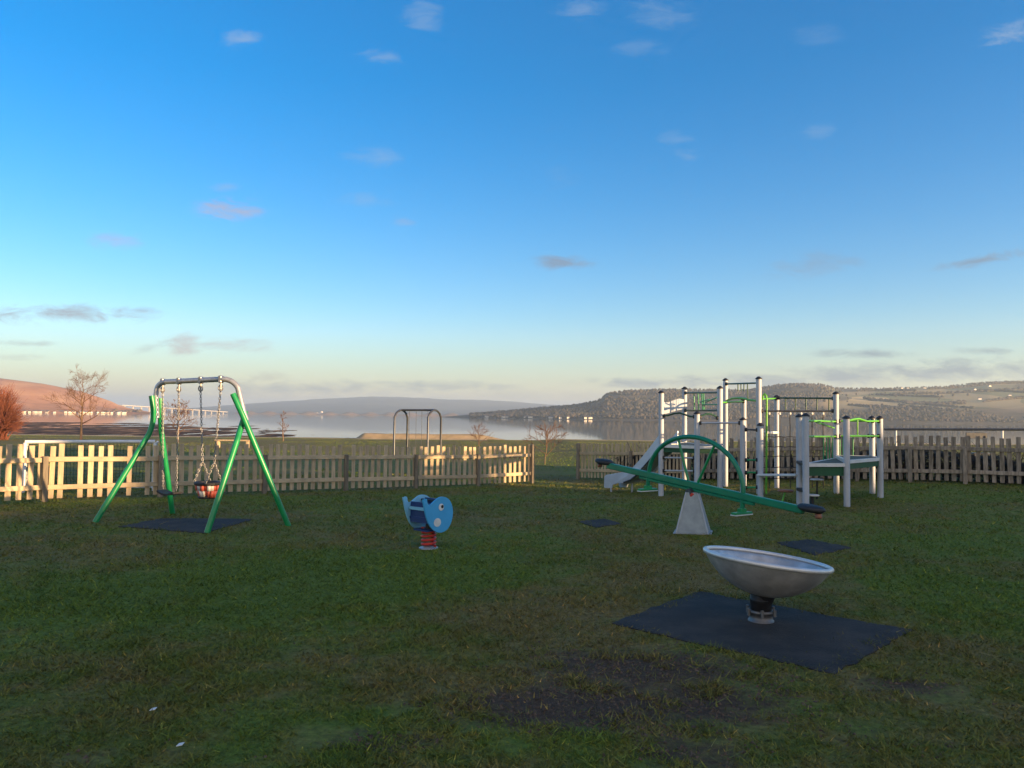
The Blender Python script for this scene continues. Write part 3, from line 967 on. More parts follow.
fRa, fRb = G(207, 533), G(288.5, 526)
fLa, fLb = G(95, 522.5), G(172.5, 513.5)
dR = (fRa.y + fRb.y) / 2; dL = (fLa.y + fLb.y) / 2
t = thing('swing_set', 'green two-legged toddler swing frame with a steel top bar and two swings', 'swing set', mid(mid(fRa, fRb), mid(fLa, fLb)))
bar = [P(157, 418, dL)] + [P(156, 397, dL)] + bez(P(156.5, 392, dL), P(157, 382.8, dL), P(166, 381.8, dL), 8) + bez(P(222, 379.2, dR), P(233, 379, dR), P(238, 388, dR), 8) \
    + [P(243.5, 412, dR), P(246.5, 421, dR)]
MB().tube(bar, 0.038, 12).build('top_bar', MATS['galvanised'], t)


def leg(pts):
    o = MB().tube(pts, 0.04, 12).build('leg', MATS['green_paint'], t)
    return o


nR = Vector((0, -0.06, 0))
leg([P(234.5, 394, dR) + nR, P(244, 415, dR) + nR, fRb])
leg([P(243.2, 411, dR) + Vector((0, .07, 0))] + bez(P(242.6, 417, dR) + Vector((0, .07, 0)), P(240, 430, dR), P(236.5, 442, dR - .1), 6) + [fRa])
leg([P(153.5, 396, dL) + nR] + bez(P(155, 408, dL) + nR, P(155, 420, dL), P(149, 434, dL - .05), 6) + [fLa])
leg([P(158, 398, dL) + Vector((0, .07, 0)), P(161, 430, dL + .1), fLb])


def bar_pt(px):
    k = (px - 166) / (222 - 166)
    return P(166, 381.8, dL).lerp(P(222, 379.2, dR), k)


def chain(m, a, b, r=0.0095, link=0.045):
    a = Vector(a); b = Vector(b); n = max(2, int((b - a).length / (link * .8)))
    d = (b - a) / n; u = d.normalized()
    o1 = u.orthogonal().normalized(); o2 = u.cross(o1)
    for i in range(n):
        c = a + d * (i + .5); s = o1 if i % 2 else o2
        h = link / 2; w = link * .28
        m.tube([c - u * h, c - u * h * .5 + s * w, c + u * h * .5 + s * w, c + u * h, c + u * h * .5 - s * w, c - u * h * .5 - s * w, c - u * h], r * .55, 5, 0, False)
    return m


def hanger(parent, q):
    m = MB()
    m.box(q, (0.05, 0.1, 0.1), None, 0, .01).tube([q - Vector((0, 0, .04)), q - Vector((0, 0, .14))], 0.014, 8)
    m.tube([q - Vector((0, 0, .12)) + Vector((.03 * math.cos(k), 0, .04 * math.sin(k))) for k in np.linspace(0, 6.28, 11)], .009, 6)
    return m.build('hanger', MATS['chain_steel'], parent)


def swing(kind_, label, pa, pb_, seat_c):
    qa, qb = bar_pt(pa), bar_pt(pb_)
    s = thing('swing', label, 'swing', seat_c, 'swings hanging from the green frame')
    seat_c = Vector(seat_c)
    ax = (qb - qa); ax.z = 0; ax.normalize(); pr = Vector((-ax.y, ax.x, 0))
    RZ = Matrix.Rotation(math.atan2(ax.y, ax.x), 3, 'Z')
    w = 0.2 if kind_ == 'flat' else 0.15
    for q, sg in ((qa, -1), (qb, 1)):
        hanger(s, q)
        c = MB()
        if kind_ == 'flat':
            chain(c, q - Vector((0, 0, .14)), seat_c + ax * sg * w + Vector((0, 0, .03)))
        else:
            k = seat_c + ax * sg * w * 1.05 + Vector((0, 0, .42))
            chain(c, q - Vector((0, 0, .14)), k)
            chain(c, k, seat_c + ax * sg * w + pr * .12 + Vector((0, 0, .13)))
            chain(c, k, seat_c + ax * sg * w - pr * .12 + Vector((0, 0, .13)))
        c.build('chain', MATS['chain_steel'], s)
    if kind_ == 'flat':
        pts = [seat_c + ax * u + Vector((0, 0, .02 - .03 * math.cos(u / w * 1.5))) for u in np.linspace(-w - .03, w + .03, 9)]
        m = MB()
        top = [p + pr * .085 for p in pts] + [p - pr * .085 for p in pts][::-1]
        for i in range(8):
            m.prism([pts[i] + pr * .085, pts[i + 1] + pr * .085, pts[i + 1] - pr * .085, pts[i] - pr * .085], (0, 0, -.03))
        m.build('seat', MATS['black_rubber'], s)
    else:
        # cradle seat: bucket with leg holes under a padded rim
        m = MB(); n = 20
        for z0, z1, r0, r1 in ((-.07, .02, .13, .155), (.02, .10, .155, .165)):
            for i in range(n):
                a0, a1 = 2 * math.pi * i / n, 2 * math.pi * (i + 1) / n
                if z0 > 0 or i % 5 not in (2,):
                    P4 = [seat_c + ax * r * 1.05 * math.cos(a) + pr * r * .85 * math.sin(a) + Vector((0, 0, z)) for a, r, z in ((a0, r0, z0), (a1, r0, z0), (a1, r1, z1), (a0, r1, z1))]
                    m.add(P4, [[0, 1, 2, 3]], (i // 2) % 2 if z0 > 0 else (0 if (i // 3) % 2 == 0 else 1), True)
        o = m.build('cradle', [MATS['red_plastic'], MATS['white_plastic']], s)
        sol = o.modifiers.new('thick', 'SOLIDIFY'); sol.thickness = .02
        ring = [seat_c + ax * .18 * math.cos(a) + pr * .15 * math.sin(a) + Vector((0, 0, .115)) for a in np.linspace(0, 2 * math.pi, 25)]
        MB().tube(ring, .026, 8, 0, False).build('padded_rim', MATS['black_rubber'], s)
        MB().lathe([(0.001, -.10), (.12, -.095), (.135, -.07), (.12, -.065), (.001, -.065)], 20,
                   Matrix.Translation(seat_c)).build('seat', MATS['black_rubber'], s)
    return s


swing('flat', 'flat black rubber swing seat on two chains at the left of the green frame', 162.5, 180, P(169.5, 492.5, mid(bar_pt(162), bar_pt(180)).y))
swing('cradle', 'red and white cradle swing seat hanging at the right of the green frame', 202, 221, P(207.5, 491.5, mid(bar_pt(202), bar_pt(221)).y))


# ------------------------------------------------------------------ rubber mats let into the grass
def rubber_mat(label, corners, h=0.012):
    pts = []
    c = [G(*q) for q in corners]
    for i in range(len(c)):
        a, b = c[i], c[(i + 1) % len(c)]
        n = 14
        for k in range(n):
            q = a.lerp(b, k / n)
            if k: q += Vector((random.uniform(-.022, .022), random.uniform(-.022, .022), 0))
            pts.append(q)
    ctr = sum(pts, Vector()) / len(pts)
    m = MB(); n = len(pts)
    V = [Vector((q.x, q.y, gzf(q.x, q.y) - .03)) for q in pts] + [Vector((q.x, q.y, gzf(q.x, q.y) + h - .004)) for q in pts]
    V2 = [ctr.lerp(q, .96) for q in pts]; V += [Vector((q.x, q.y, gzf(q.x, q.y) + h)) for q in V2]
    V3 = [ctr.lerp(q, .5) for q in pts]; V += [Vector((q.x, q.y, gzf(q.x, q.y) + h)) for q in V3]
    V.append(Vector((ctr.x, ctr.y, gzf(ctr.x, ctr.y) + h)))
    Fc = []
    for r in range(3):
        for i in range(n):
            j = (i + 1) % n
            Fc.append([r * n + i, r * n + j, (r + 1) * n + j, (r + 1) * n + i])
    Fc += [[3 * n + i, 3 * n + (i + 1) % n, 4 * n] for i in range(n)]
    m.add(V, Fc)
    o = tag(m.build('rubber_mat', MATS['mat_rubber'], None, (ctr.x, ctr.y, gzf(ctr.x, ctr.y))), label, 'safety mat')
    return [(q.x, q.y) for q in pts]


MATPOLY = [
    rubber_mat('dark square rubber safety mat under the steel spinning bowl', [(700, 592), (612, 624), (835, 675), (914, 631)]),
    rubber_mat('dark blue-grey rubber mat in the grass under the green swing frame', [(118, 527), (160, 519), (254, 519.5), (205, 534)]),
    rubber_mat('small worn dark mat in the grass below the near seesaw seat', [(776, 543), (810, 540), (852, 548), (815, 556)]),
    rubber_mat('small worn dark mat in the grass below the far seesaw seat', [(578, 522), (604, 519), (622, 524), (596, 528)]),
]

# ------------------------------------------------------------------ spinning bowl
q = G(761, 622)
t = thing('spinning_bowl', 'tilted silver spinning bowl on a short black post over its mat', 'spinner bowl', q)
Mq = Matrix.Translation(q)
MB().lathe([(.001, .0), (.10, 0), (.10, .018), (.088, .022), (.088, .075), (.105, .078), (.105, .098), (.001, .098)], 28, Mq).build('base_plate', MATS['base_steel'], t)
for k in range(6):
    a = k * math.pi / 3 + .3
    MB().tube([q + Vector((.112 * math.cos(a), .112 * math.sin(a), z)) for z in (.06, .115)], .014, 6).build('bolt', MATS['base_steel'], t)
MB().lathe([(.001, .098), (.082, .098), (.082, .17), (.086, .172), (.086, .185), (.082, .187), (.082, .27), (.06, .30), (.001, .30)], 28, Mq).build('post', MATS['black_rubber'], t)
c_top = P(768.5, 559.5, q.y)
axis_end = P(763, 596, q.y)
ax = (c_top - axis_end); depth = ax.length
axd = ax.normalized(); axd = Vector((axd.x * .78, axd.y * .78 + .035, axd.z)).normalized()
Rr = 0.5 * (P(834, 569, q.y) - P(704.5, 546, q.y)).length * 0.93
quat = axd.to_track_quat('Z', 'Y').to_matrix().to_4x4()
Mb = Matrix.Translation(axis_end) @ quat
PM = R(64)
outer = [(Rr * math.sin(k) / math.sin(PM), depth * (1 - math.cos(k)) / (1 - math.cos(PM))) for k in np.linspace(0.02, PM, 18)]
inner = [(max(r - .03, .001), z + .02) for r, z in outer][::-1]
MB().lathe(outer, 48, Mb).build('bowl', MATS['bowl_steel'], t)
MB().lathe([(r, min(z, depth - .012)) for r, z in inner], 48, Mb).build('bowl_lining', MATS['bowl_steel'], t)
ring = [Mb @ Vector(((Rr - .006) * math.cos(a), (Rr - .006) * math.sin(a), depth)) for a in np.linspace(0, 2 * math.pi, 65)]
MB().tube(ring, .019, 10, 0, False).build('rim', MATS['bowl_rim'], t)
MB().lathe([(.001, -.05), (.075, -.05), (.09, .0), (.12, .02), (.001, .03)], 24, Mb).build('hub', MATS['black_rubber'], t)

# ------------------------------------------------------------------ spring rider
q = G(428.5, 548.5)
t = thing('spring_rider', 'blue whale spring rider with a white eye on a red coil spring', 'spring rider', q)
d0 = q.y
MB().lathe([(.001, 0), (.115, 0), (.115, .014), (.06, .018), (.06, .03), (.001, .03)], 24, Matrix.Translation(q)).build('base_plate', MATS['galvanised'], t)
coil = [q + Vector((.078 * math.cos(a), .078 * math.sin(a), .03 + .21 * a / (2 * math.pi * 4.5))) for a in np.linspace(0, 2 * math.pi * 4.5, 110)]
MB().tube(coil, .0165, 8).build('spring', MATS['red_paint'], t)
TH = R(50)
la = Vector((math.cos(TH), math.sin(TH), 0)); na = Vector((math.sin(TH), -math.cos(TH), 0))   # head direction, towards the near side
ctr = q + Vector((0, 0, .42)) + Vector((-.005, 0, 0))
prof = [(-.27, .2), (-.245, .19), (-.225, .205), (-.2, .195), (-.195, .14), (-.15, .12), (-.08, .165), (.0, .205), (.09, .205), (.17, .165), (.22, .09), (.235, 0), (.215, -.1),
        (.16, -.18), (.08, -.215), (.0, -.215), (-.08, -.185), (-.15, -.12), (-.2, -.03), (-.23, .06), (-.25, .13)]
# smooth the outline
def smooth_poly(p, k=2):
    for _ in range(k):
        o = []
        for i in range(len(p)):
            a = Vector(p[i]); b2 = Vector(p[(i + 1) % len(p)])
            o += [tuple(a.lerp(b2, .25)), tuple(a.lerp(b2, .75))]
        p = o
    return p


prof = smooth_poly(prof, 2)
for sg, matn in ((1, 'sky_blue'), (-1, 'pale_blue')):
    base = ctr + na * sg * .16
    MB().prism([base + la * x + Vector((0, 0, z)) for x, z in prof], na * .02 * sg).build('side_panel', MATS[matn], t)
eyeb = ctr + na * .1815
disc = lambda cx_, cz_, r, off, sx=1.0: [eyeb + na * off + la * (cx_ + r * sx * math.cos(a)) + Vector((0, 0, cz_ + r * math.sin(a))) for a in np.linspace(0, 2 * math.pi, 20)[:-1]]
MB().prism(disc(.03, .085, .042, 0), na * .003).build('eye', MATS['white_plastic'], t)
MB().prism(disc(.045, .09, .02, .0032), na * .003).build('pupil', MATS['cap_plastic'], t)
MB().prism(disc(-.03, -.09, .05, 0, 1.15), na * .003).build('foot_grip', MATS['white_plastic'], t)
MB().prism([ctr + la * x - na * .158 + Vector((0, 0, z)) for x, z in [(-.16, -.06), (.06, -.06), (.06, -.03), (-.16, -.03)]], na * .316).build('seat', MATS['navy'], t)
MB().prism([ctr + la * x - na * .157 + Vector((0, 0, z)) for x, z in [(.06, -.1), (.085, -.1), (.11, .17), (.085, .17)]], na * .314).build('front_board', MATS['navy'], t)
MB().prism([ctr + la * x - na * .157 + Vector((0, 0, z)) for x, z in [(-.175, .05), (-.152, .05), (-.152, .085), (-.175, .085)]], na * .314).build('back_rail', MATS['pale_blue'], t)
MB().prism([ctr + la * x - na * .1565 + Vector((0, 0, z)) for x, z in [(-.15, -.10), (-.13, -.10), (-.128, .14), (-.148, .14)]], na * .313).build('back_board', MATS['navy'], t)
MB().tube([ctr + la * .03 - na * .155 + Vector((0, 0, .15)), ctr + la * .03 + na * .155 + Vector((0, 0, .15))], .013, 8).build('handle', MATS['cap_plastic'], t)
MB().prism([ctr + la * x - na * .12 + Vector((0, 0, z)) for x, z in [(-.13, -.2), (.1, -.2), (.1, -.18), (-.13, -.18)]], na * .24).build('under_plate', MATS['navy'], t)
MB().tube([q + Vector((0, 0, .235)), q + Vector((0, 0, .39))], .04, 10).build('stem', MATS['cap_plastic'], t)

# ------------------------------------------------------------------ seesaw
sA, sB = G(676, 531), G(716, 536)
q = G(695, 533)
D0 = q.y
eL = P(604, 464.5, D0 + 1.55); eR = P(811, 512, D0 - 1.5)
pv = eL.lerp(eR, 0.5)
t = thing('seesaw', 'sea green seesaw with an arched handle frame, near seat down, on a galvanised stand', 'seesaw', q)
pd = (eR - eL).normalized(); sd_ = Vector((0, 0, 1)).cross(pd).normalized(); up = pd.cross(sd_)
o = MB().beam(eL + pd * .1, eR - pd * .1, .07, .092, 0, .012, up=up).build('plank', MATS['sea_green_paint'], t)
MB().beam(eL.lerp(eR, .22) - up * .068, eL.lerp(eR, .78) - up * .068, .05, .04, 0, .008, up=up).build('lower_bar', MATS['sea_green_paint'], t)
half = 0.93
arc = [pv + pd * (half * .93 * math.cos(a)) + up * (.64 * math.sin(a) + .03) for a in np.linspace(math.pi, 0, 25)]
arc = [pv - pd * half * .93 - up * .20] + arc + [pv + pd * half * .93 - up * .20]
MB().tube(arc, .032, 12).build('arch', MATS['sea_green_paint'], t)
for sg in (-1, 1):
    a_ = pv + pd * half * .93 * sg * math.cos(R(66)) * .93 + up * (.03 + .64 * math.sin(R(62)))
    MB().tube([a_, pv + pd * .09 * sg + up * .05], .019, 8).build('strut', MATS['green_paint'], t)
    f = pv + pd * half * .93 * sg - up * .22
    fr_ = MB(); fr_.beam(f - sd_ * .17, f + sd_ * .17, .09, .03, 0, .008); fr_.beam(f - sd_ * .05 + up * .03, f + sd_ * .05 + up * .03, .07, .06)
    fr_.build('footrest', MATS['green_paint'], t)
    MB().beam(f - sd_ * .171 - up * .02, f + sd_ * .171 - up * .02, .095, .012).build('foot_pad', MATS['pale_board'], t)
    s0 = (eL if sg < 0 else eR)
    m = MB(); M3 = Matrix((pd, sd_, up)).transposed()
    Ms = Matrix.Translation(s0 + up * .045) @ M3.to_4x4() @ Matrix.Diagonal((.175, .12, .04, 1))
    m.lathe([(.001, -1), (.8, -.95), (1, -.3), (1, .3), (.85, .8), (.5, 1), (.001, 1)], 24, Ms)
    m.build('seat', MATS['black_rubber'], t)
    hs_ = MB(); h0 = s0 - pd * sg * .27 + up * .05
    hs_.tube([h0 + up * 0, h0 + up * .0 + pd * .0 - up * .04], .02, 6)
    MB().lathe([(.001, 0), (.04, 0), (.042, -.04), (.03, -.06), (.001, -.06)], 14, Matrix.Translation(s0 - up * .0 + pd * sg * .1)).build('bumper', MATS['brown_plastic'], t)
# stand: folded sheet pyramid, broad towards the camera
zt = pv.z - .10
w1 = (sB - sA); w1 = Vector((w1.x, w1.y, 0))
bx = Vector((pd.x, pd.y, 0)).normalized(); by = Vector((-bx.y, bx.x, 0))
cb = Vector((pv.x, pv.y, gzf(pv.x, pv.y)))
# footprint along the image plane
ux = Vector((1, -0.12, 0)).normalized(); uy = Vector((0.12, 1, 0)).normalized()
B4 = [cb + ux * a + uy * b for a, b in ((-.25, -.16), (.19, -.16), (.26, .16), (-.18, .16))]
T4 = [Vector((cb.x, cb.y, zt)) + ux * a + uy * b for a, b in ((-.10, -.07), (.06, -.07), (.09, .07), (-.06, .07))]
m = MB(); m.add(B4 + T4, [[0, 1, 5, 4], [1, 2, 6, 5], [2, 3, 7, 6], [3, 0, 4, 7], [4, 5, 6, 7], [3, 2, 1, 0]])
m.build('stand', MATS['stand_sheet'], t)
fl = [cb + ux * a + uy * b + Vector((0, 0, .006)) for a, b in ((-.29, -.2), (.23, -.2), (.30, .2), (-.22, .2))]
MB().prism(fl, (0, 0, .008)).build('base_flange', MATS['galvanised'], t)
for a, b in ((0, 4), (1, 5), (2, 6)):
    MB().tube([B4[a], T4[b - 4]], .011, 6).build('edge_strip', MATS['aluminium'], t)
pc = T4[0].lerp(T4[1], .5) + Vector((0, -.004, -.035))
MB().lathe([(.001, -.012), (.03, -.012), (.03, .004), (.001, .004)], 14, Matrix.Translation(pc) @ Matrix.Rotation(R(90), 4, 'X')).build('bearing_cap', MATS['red_paint'], t)
MB().tube([pv - sd_ * .09 - up * .1, pv + sd_ * .09 - up * .1], .05, 12).build('pivot', MATS['dark_steel'], t)

# ------------------------------------------------------------------ climbing frame
PT = {'a': (661, 496, 392.5), 'b': (684.5, 488.5, 388.5), 'c': (697, 497.5, 413.5), 'd': (720, 496.5, 388), 'e': (725.5, 486.5, 380), 'f': (744, 487, 399.5),
      'g': (743, 498.5, 419.5), 'h': (759, 494, 378.5), 'i': (760.5, 499.5, 425), 'j': (777, 488, 397), 'k': (836.5, 493.5, 393.5), 'l': (799.5, 504.5, 416.5),
      'm': (806, 508, 415.5), 'n': (847, 506.5, 418), 'o': (872.5, 493.5, 418), 'p': (880.5, 497.5, 418)}
q = G(770, 495)
cf = thing('climbing_frame', 'large climbing frame of silver posts with slide, nets, decks and green rails', 'climbing frame', q)
POS = {}
for k, (px, pb_, ptop) in PT.items():
    g = G(px, pb_)
    topz = P(px, ptop, g.y).z
    POS[k] = Vector((g.x, g.y, g.z))
    rad = 0.056
    o = MB().tube([(g.x, g.y, g.z - .1), (g.x, g.y, topz)], rad, 18).build('post', MATS['aluminium'], cf)
    MB().lathe([(.001, .045), (.02, .044), (rad * 1.08, .012), (rad * 1.25, .004), (rad * 1.25, -.014), (rad * 1.02, -.014)], 18,
               Matrix.Translation((g.x, g.y, topz))).build('post_cap', MATS['cap_plastic'], o)
    PT[k] = (px, pb_, ptop)


def on(k, y):
    p = POS[k]
    return Vector((p.x, p.y, P(PT[k][0], y, p.y).z))


def between(k1, k2, px, y):
    """the point seen at px, y in the upright plane through two posts"""
    a, b = POS[k1], POS[k2]
    r = ray(px, y)
    # (a + s*(b-a)).x / .y = r.x / r.y
    q_ = r.x / r.y
    den = (b.x - a.x) - q_ * (b.y - a.y)
    s = (q_ * a.y - a.x) / den
    yy = a.y + s * (b.y - a.y)
    return P(px, y, yy)


def clamp(c, parent=None):
    return MB().box(c, (.15, .15, .05), None, 0, .015)


def rail(pts, mname, r=.019, name='rail', clamps=True):
    pts = [Vector(p) for p in pts]
    o = MB().tube(pts, r, 8).build(name, MATS[mname], cf)
    if clamps:
        for e, w in ((pts[0], pts[1]), (pts[-1], pts[-2])):
            dd = (w - e); dd.z = 0; dd.normalize()
            MB().lathe([(.001, -.04), (.03, -.036), (.034, 0), (.03, .036), (.001, .04)], 12, Matrix.Translation(e + dd * .062)).build('clamp', MATS['cap_plastic'], o)
    return o


def bars(pairs, mname, r=.013, name='bar'):
    for a, b in pairs:
        MB().tube([a, b], r, 6).build(name, MATS[mname], cf)


# slide end: hood board and rails
hood = [between('a', 'b', x, y) for x, y in ((662, 402), (668, 402.5), (673, 400.5), (679, 398.5), (684, 399.5), (684, 409), (679, 410), (672, 412), (667, 413.5), (662, 414))]
MB().prism(hood, (0.01, .035, 0)).build('hood_board', MATS['silver_sheet'], cf)
rail([on('a', 416)] + [between('a', 'c', x, y) for x, y in ((668, 415.5), (674, 413.5), (680, 413), (686, 415), (690, 416.5))] + [on('c', 416.8)], 'bottle_green')
rail([on('b', 393), on('d', 392.5)], 'bottle_green'); rail([on('b', 410.5), on('d', 410.5)], 'bottle_green')
bars([(between('b', 'd', x, 393), between('b', 'd', x + dx, 410.5)) for x, dx in ((694, .5), (698, 1), (701.5, 1.5), (703.5, 1))], 'green_paint', .014)
bars([(between('b', 'd', 703, 404.5), between('b', 'd', 718, 404.5)), (between('b', 'd', 705, 402.5), between('b', 'd', 717, 397.5)), (between('b', 'd', 700, 402), between('b', 'd', 709, 399.5))], 'green_paint', .014)
rail([on('c', 417)] + [between('c', 'd', x, y) for x, y in ((701, 416), (706, 414), (711, 414), (715, 416))] + [on('d', 418)], 'bottle_green')
rail([on('c', 423), on('g', 423)], 'aluminium')
rail([on('g', 429.5), on('i', 430)], 'dark_steel')
for y in (460, 472.5, 487.5):
    rail([on('g', y), on('i', y)], 'green_paint', .018, 'rung')
for y in (457.5, 470.5):
    rail([on('a', y), on('c', y + .5)], 'aluminium', .018, 'rung')
rail([on('e', 384), on('h', 383)], 'bottle_green')
bars([(between('e', 'h', x, 383.5), between('e', 'h', x, y)) for x, y in ((738, 391), (741, 391), (744, 391), (747.5, 400))], 'bottle_green', .013)
rail([on('e', 402)] + [between('e', 'h', x, y) for x, y in ((728, 400), (733, 398.3), (738, 398), (744, 398.5), (749, 400), (754, 400.5))] + [on('h', 400.5)], 'lime_paint', .024)
rail([on('d', 402.5), on('f', 401.5)], 'lime_paint', .018)
rail([on('h', 399), on('j', 398.5)], 'lime_paint', .018)
rail([on('j', 398), on('k', 398.3)], 'bottle_green')
bars([(between('j', 'k', x, 398.2), between('j', 'k', x, 410.5)) for x in (785.5, 795.5, 806, 817, 829)], 'bottle_green', .014)
netbar = rail([on('h', 411), on('k', 411)], 'dark_steel', .02)
# green fireman's pole
g_ = between('h', 'k', 766, 411)
MB().tube([between('h', 'k', 762.5, 400), between('h', 'k', 763, 396), between('h', 'k', 764.5, 393.5), between('h', 'k', 766.3, 396), between('h', 'k', 766.8, 401),
           Vector((g_.x, g_.y, gzf(g_.x, g_.y) - .05))], .02, 8).build('sliding_pole', MATS['lime_paint'], cf)
# climbing net
nt_ = MB(); kn = MB()
xs = (769, 779.5, 790, 801, 812, 823)
for x in xs:
    a = between('h', 'k', x, 411); b = Vector((a.x, a.y, gzf(a.x, a.y) + .12))
    nt_.tube([a, b], .010, 5)
    kn.lathe([(.001, -.03), (.026, -.02), (.026, .02), (.001, .03)], 8, Matrix.Translation(a - Vector((0, 0, .055))))
for y in (436.5, 446.5, 456, 467, 478):
    for x0, x1 in zip((761,) + xs[:-1], xs):
        nt_.tube([between('h', 'k', x0, y), between('h', 'k', (x0 + x1) / 2, y + .7), between('h', 'k', x1, y)], .009, 5)
nto = nt_.build('climbing_net', MATS['net_rope'], cf)
kn.build('rope_knot', MATS['white_plastic'], nto)
# platform behind the arch, its slide and ladder
zt = on('c', 446).z


def deck(keys, z, name='deck', th=.05, skirt=.16, inset=.0):
    c = sum((POS[k] for k in keys), Vector()) / len(keys)
    pl = [Vector((POS[k].x, POS[k].y, z)) for k in keys]
    pl = [Vector((p.x, p.y, z - th)).lerp(Vector((c.x, c.y, z - th)), inset) for p in pl]
    o = MB().prism(pl, (0, 0, th)).build(name, MATS['deck_top'], cf)
    for a_, b_ in zip(pl, pl[1:] + pl[:1]):
        MB().beam(a_.lerp(b_, .06) + Vector((0, 0, th / 2)), a_.lerp(b_, .94) + Vector((0, 0, th / 2)), .05, th + .012).build('edge_trim', MATS['pale_board'], o)
    if skirt:
        pl2 = [p.lerp(Vector((c.x, c.y, p.z)), .03) - Vector((0, 0, .002)) for p in pl]
        MB().prism(pl2, (0, 0, -skirt)).build('skirt', MATS['deck_green'], o)
    return o


deck(['a', 'c', 'd', 'b'], zt, skirt=.10)
deck(['m', 'n', 'k'], on('m', 463).z - .01, skirt=.17)
deck(['n', 'p', 'o', 'k'], on('n', 460.5).z, skirt=.11)
# step boards
MB().beam(on('i', 475), on('l', 475), .2, .045, 0, .01).build('step_board', MATS['pale_board'], cf)
MB().beam(between('h', 'j', 763, 432.5), between('h', 'j', 775, 432.5), .2, .055, 0, .01).build('step_board', MATS['pale_board'], cf)
for y in (462, 489):
    MB().beam(on('l', y) + Vector((.0, -.01, 0)), on('m', y + 2), .12, .06, 0, .01).build('bracket', MATS['cap_plastic'], cf)
# right hand guard rails
rail([on('m', 421)] + [between('m', 'k', x, y) for x, y in ((814, 421), (822, 421), (830, 421.5))] + [on('k', 421.5)], 'lime_paint')
rail([on('m', 436.5), on('k', 436.5)], 'lime_paint')
bars([(between('m', 'k', 812, 420.5), between('m', 'k', 834, 428))], 'lime_paint', .016)
bars([(between('k', 'o', x, 436), between('k', 'o', x, 461)) for x in (840, 843, 846, 849, 853)], 'green_paint', .012)
bars([(between('m', 'k', x, 437), between('m', 'k', x, 461)) for x in (823.5, 826.5, 829.5, 832.5)], 'green_paint', .012)
rail([on('n', 421)] + [between('n', 'p', x, y) for x, y in ((851, 420), (855, 419), (859, 418.7), (863, 420), (867, 421.2))] + [on('p', 421)], 'lime_paint')
rail([on('n', 436), on('p', 436)], 'lime_paint')
bars([(between('n', 'p', 857.5, 420), between('n', 'p', 857.5, 436))], 'lime_paint', .014)
rail([on('o', 421), on('p', 421)], 'lime_paint', .016); rail([on('o', 436), on('p', 436)], 'lime_paint', .016)
rail([on('k', 421), on('o', 421)], 'lime_paint', .016); rail([on('k', 436), on('o', 436)], 'lime_paint', .016)
# slide
dT = POS['a'].y - .02; gB = G(611, 492); dB = gB.y


def sl(px, y, off=0.0):
    d = dT + (dB - dT) * (661 - px) / (661 - 607)
    p = P(px, y, d)
    dirn = (Vector((gB.x, gB.y, 0)) - Vector((POS['a'].x, POS['a'].y, 0))).normalized()
    n_ = Vector((-dirn.y, dirn.x, 0))
    if n_.y < 0: n_ = -n_
    return p + n_ * off


outl = [(662, 431), (656, 439), (648, 449.5), (639, 460.5), (632, 468), (625, 471.5), (612, 474), (606, 474.8), (604.3, 477), (604, 487), (605, 488), (611.5, 488), (612.5, 484.8), (617, 483.5),
        (624, 482.6), (631, 480), (637, 475), (646, 464.5), (655, 454), (662, 447)]
so = MB().prism([sl(x, y) for x, y in outl], sl(640, 460, .03) - sl(640, 460)).build('slide', MATS['silver_sheet'], cf)
MB().prism([sl(x, y, .45) for x, y in outl], sl(640, 460, .03) - sl(640, 460)).build('side_panel', MATS['silver_sheet'], so)
bed = [(662, 444), (654, 453), (645, 463), (636, 473), (630, 477.5), (623, 480), (612, 481.5), (605, 482.2)]
m = MB()
for (x0, y0), (x1, y1) in zip(bed[:-1], bed[1:]):
    m.prism([sl(x0, y0, .032), sl(x1, y1, .032), sl(x1, y1, .448), sl(x0, y0, .448)], (0, 0, -.012))
m.build('slide_bed', MATS['galvanised'], so)
m = MB()
for (x0, y0), (x1, y1) in zip([(662, 446), (655, 453.2), (646, 463.7), (637, 474.2), (631, 479.2), (624, 481.8)][:-1], [(655, 453.2), (646, 463.7), (637, 474.2), (631, 479.2), (624, 481.8)]):
    m.prism([sl(x0, y0, -.002), sl(x1, y1, -.002), sl(x1, y1 + 1.6, -.002), sl(x0, y0 + 1.6, -.002)], sl(640, 460, -.02) - sl(640, 460))
m.build('edge_strip', MATS['cap_plastic'], so)
for x, off_ in ((610.5, .02), (622, .3)):
    a = sl(x, 484, off_)
    MB().tube([a, (a.x, a.y, gzf(a.x, a.y) - .05)], .022, 8).build('support_leg', MATS['aluminium'], so)

# stepping pods in front of the frame
for px, py, top, label, mt in ((781, 503.5, 490.5, 'brown disc stepping pod on a leaning green stalk behind the seesaw', 'brown_plastic'),):
    g = G(px, py); c = P(785.5, top, g.y)
    t = thing('stepping_pod', label, 'stepping pod', g)
    MB().tube([g - Vector((0, 0, .05)), c], .018, 8).build('stalk', MATS['lime_paint'], t)
    MB().lathe([(.001, .02), (.13, .015), (.15, -.005), (.13, -.025), (.001, -.03)], 18, Matrix.Translation(c)).build('pod_disc', MATS[mt], t)
for px, py, top, label in ((812, 507, 495, 'low black stepping pod with a pale top beside the front right posts'), (817, 499, 479.5, 'taller thin pale-topped stepping pod under the right deck')):
    g = G(px, py); c = P(px, top, g.y)
    t = thing('stepping_pod', label, 'stepping pod', g)
    MB().tube([g - Vector((0, 0, .05)), c - Vector((0, 0, .02))], .035 if py > 500 else .018, 10).build('stalk', MATS['cap_plastic'], t)
    MB().lathe([(.001, .012), (.12, .01), (.13, 0), (.12, -.015), (.001, -.02)], 18, Matrix.Translation(c)).build('pod_disc', MATS['pale_board'], t)

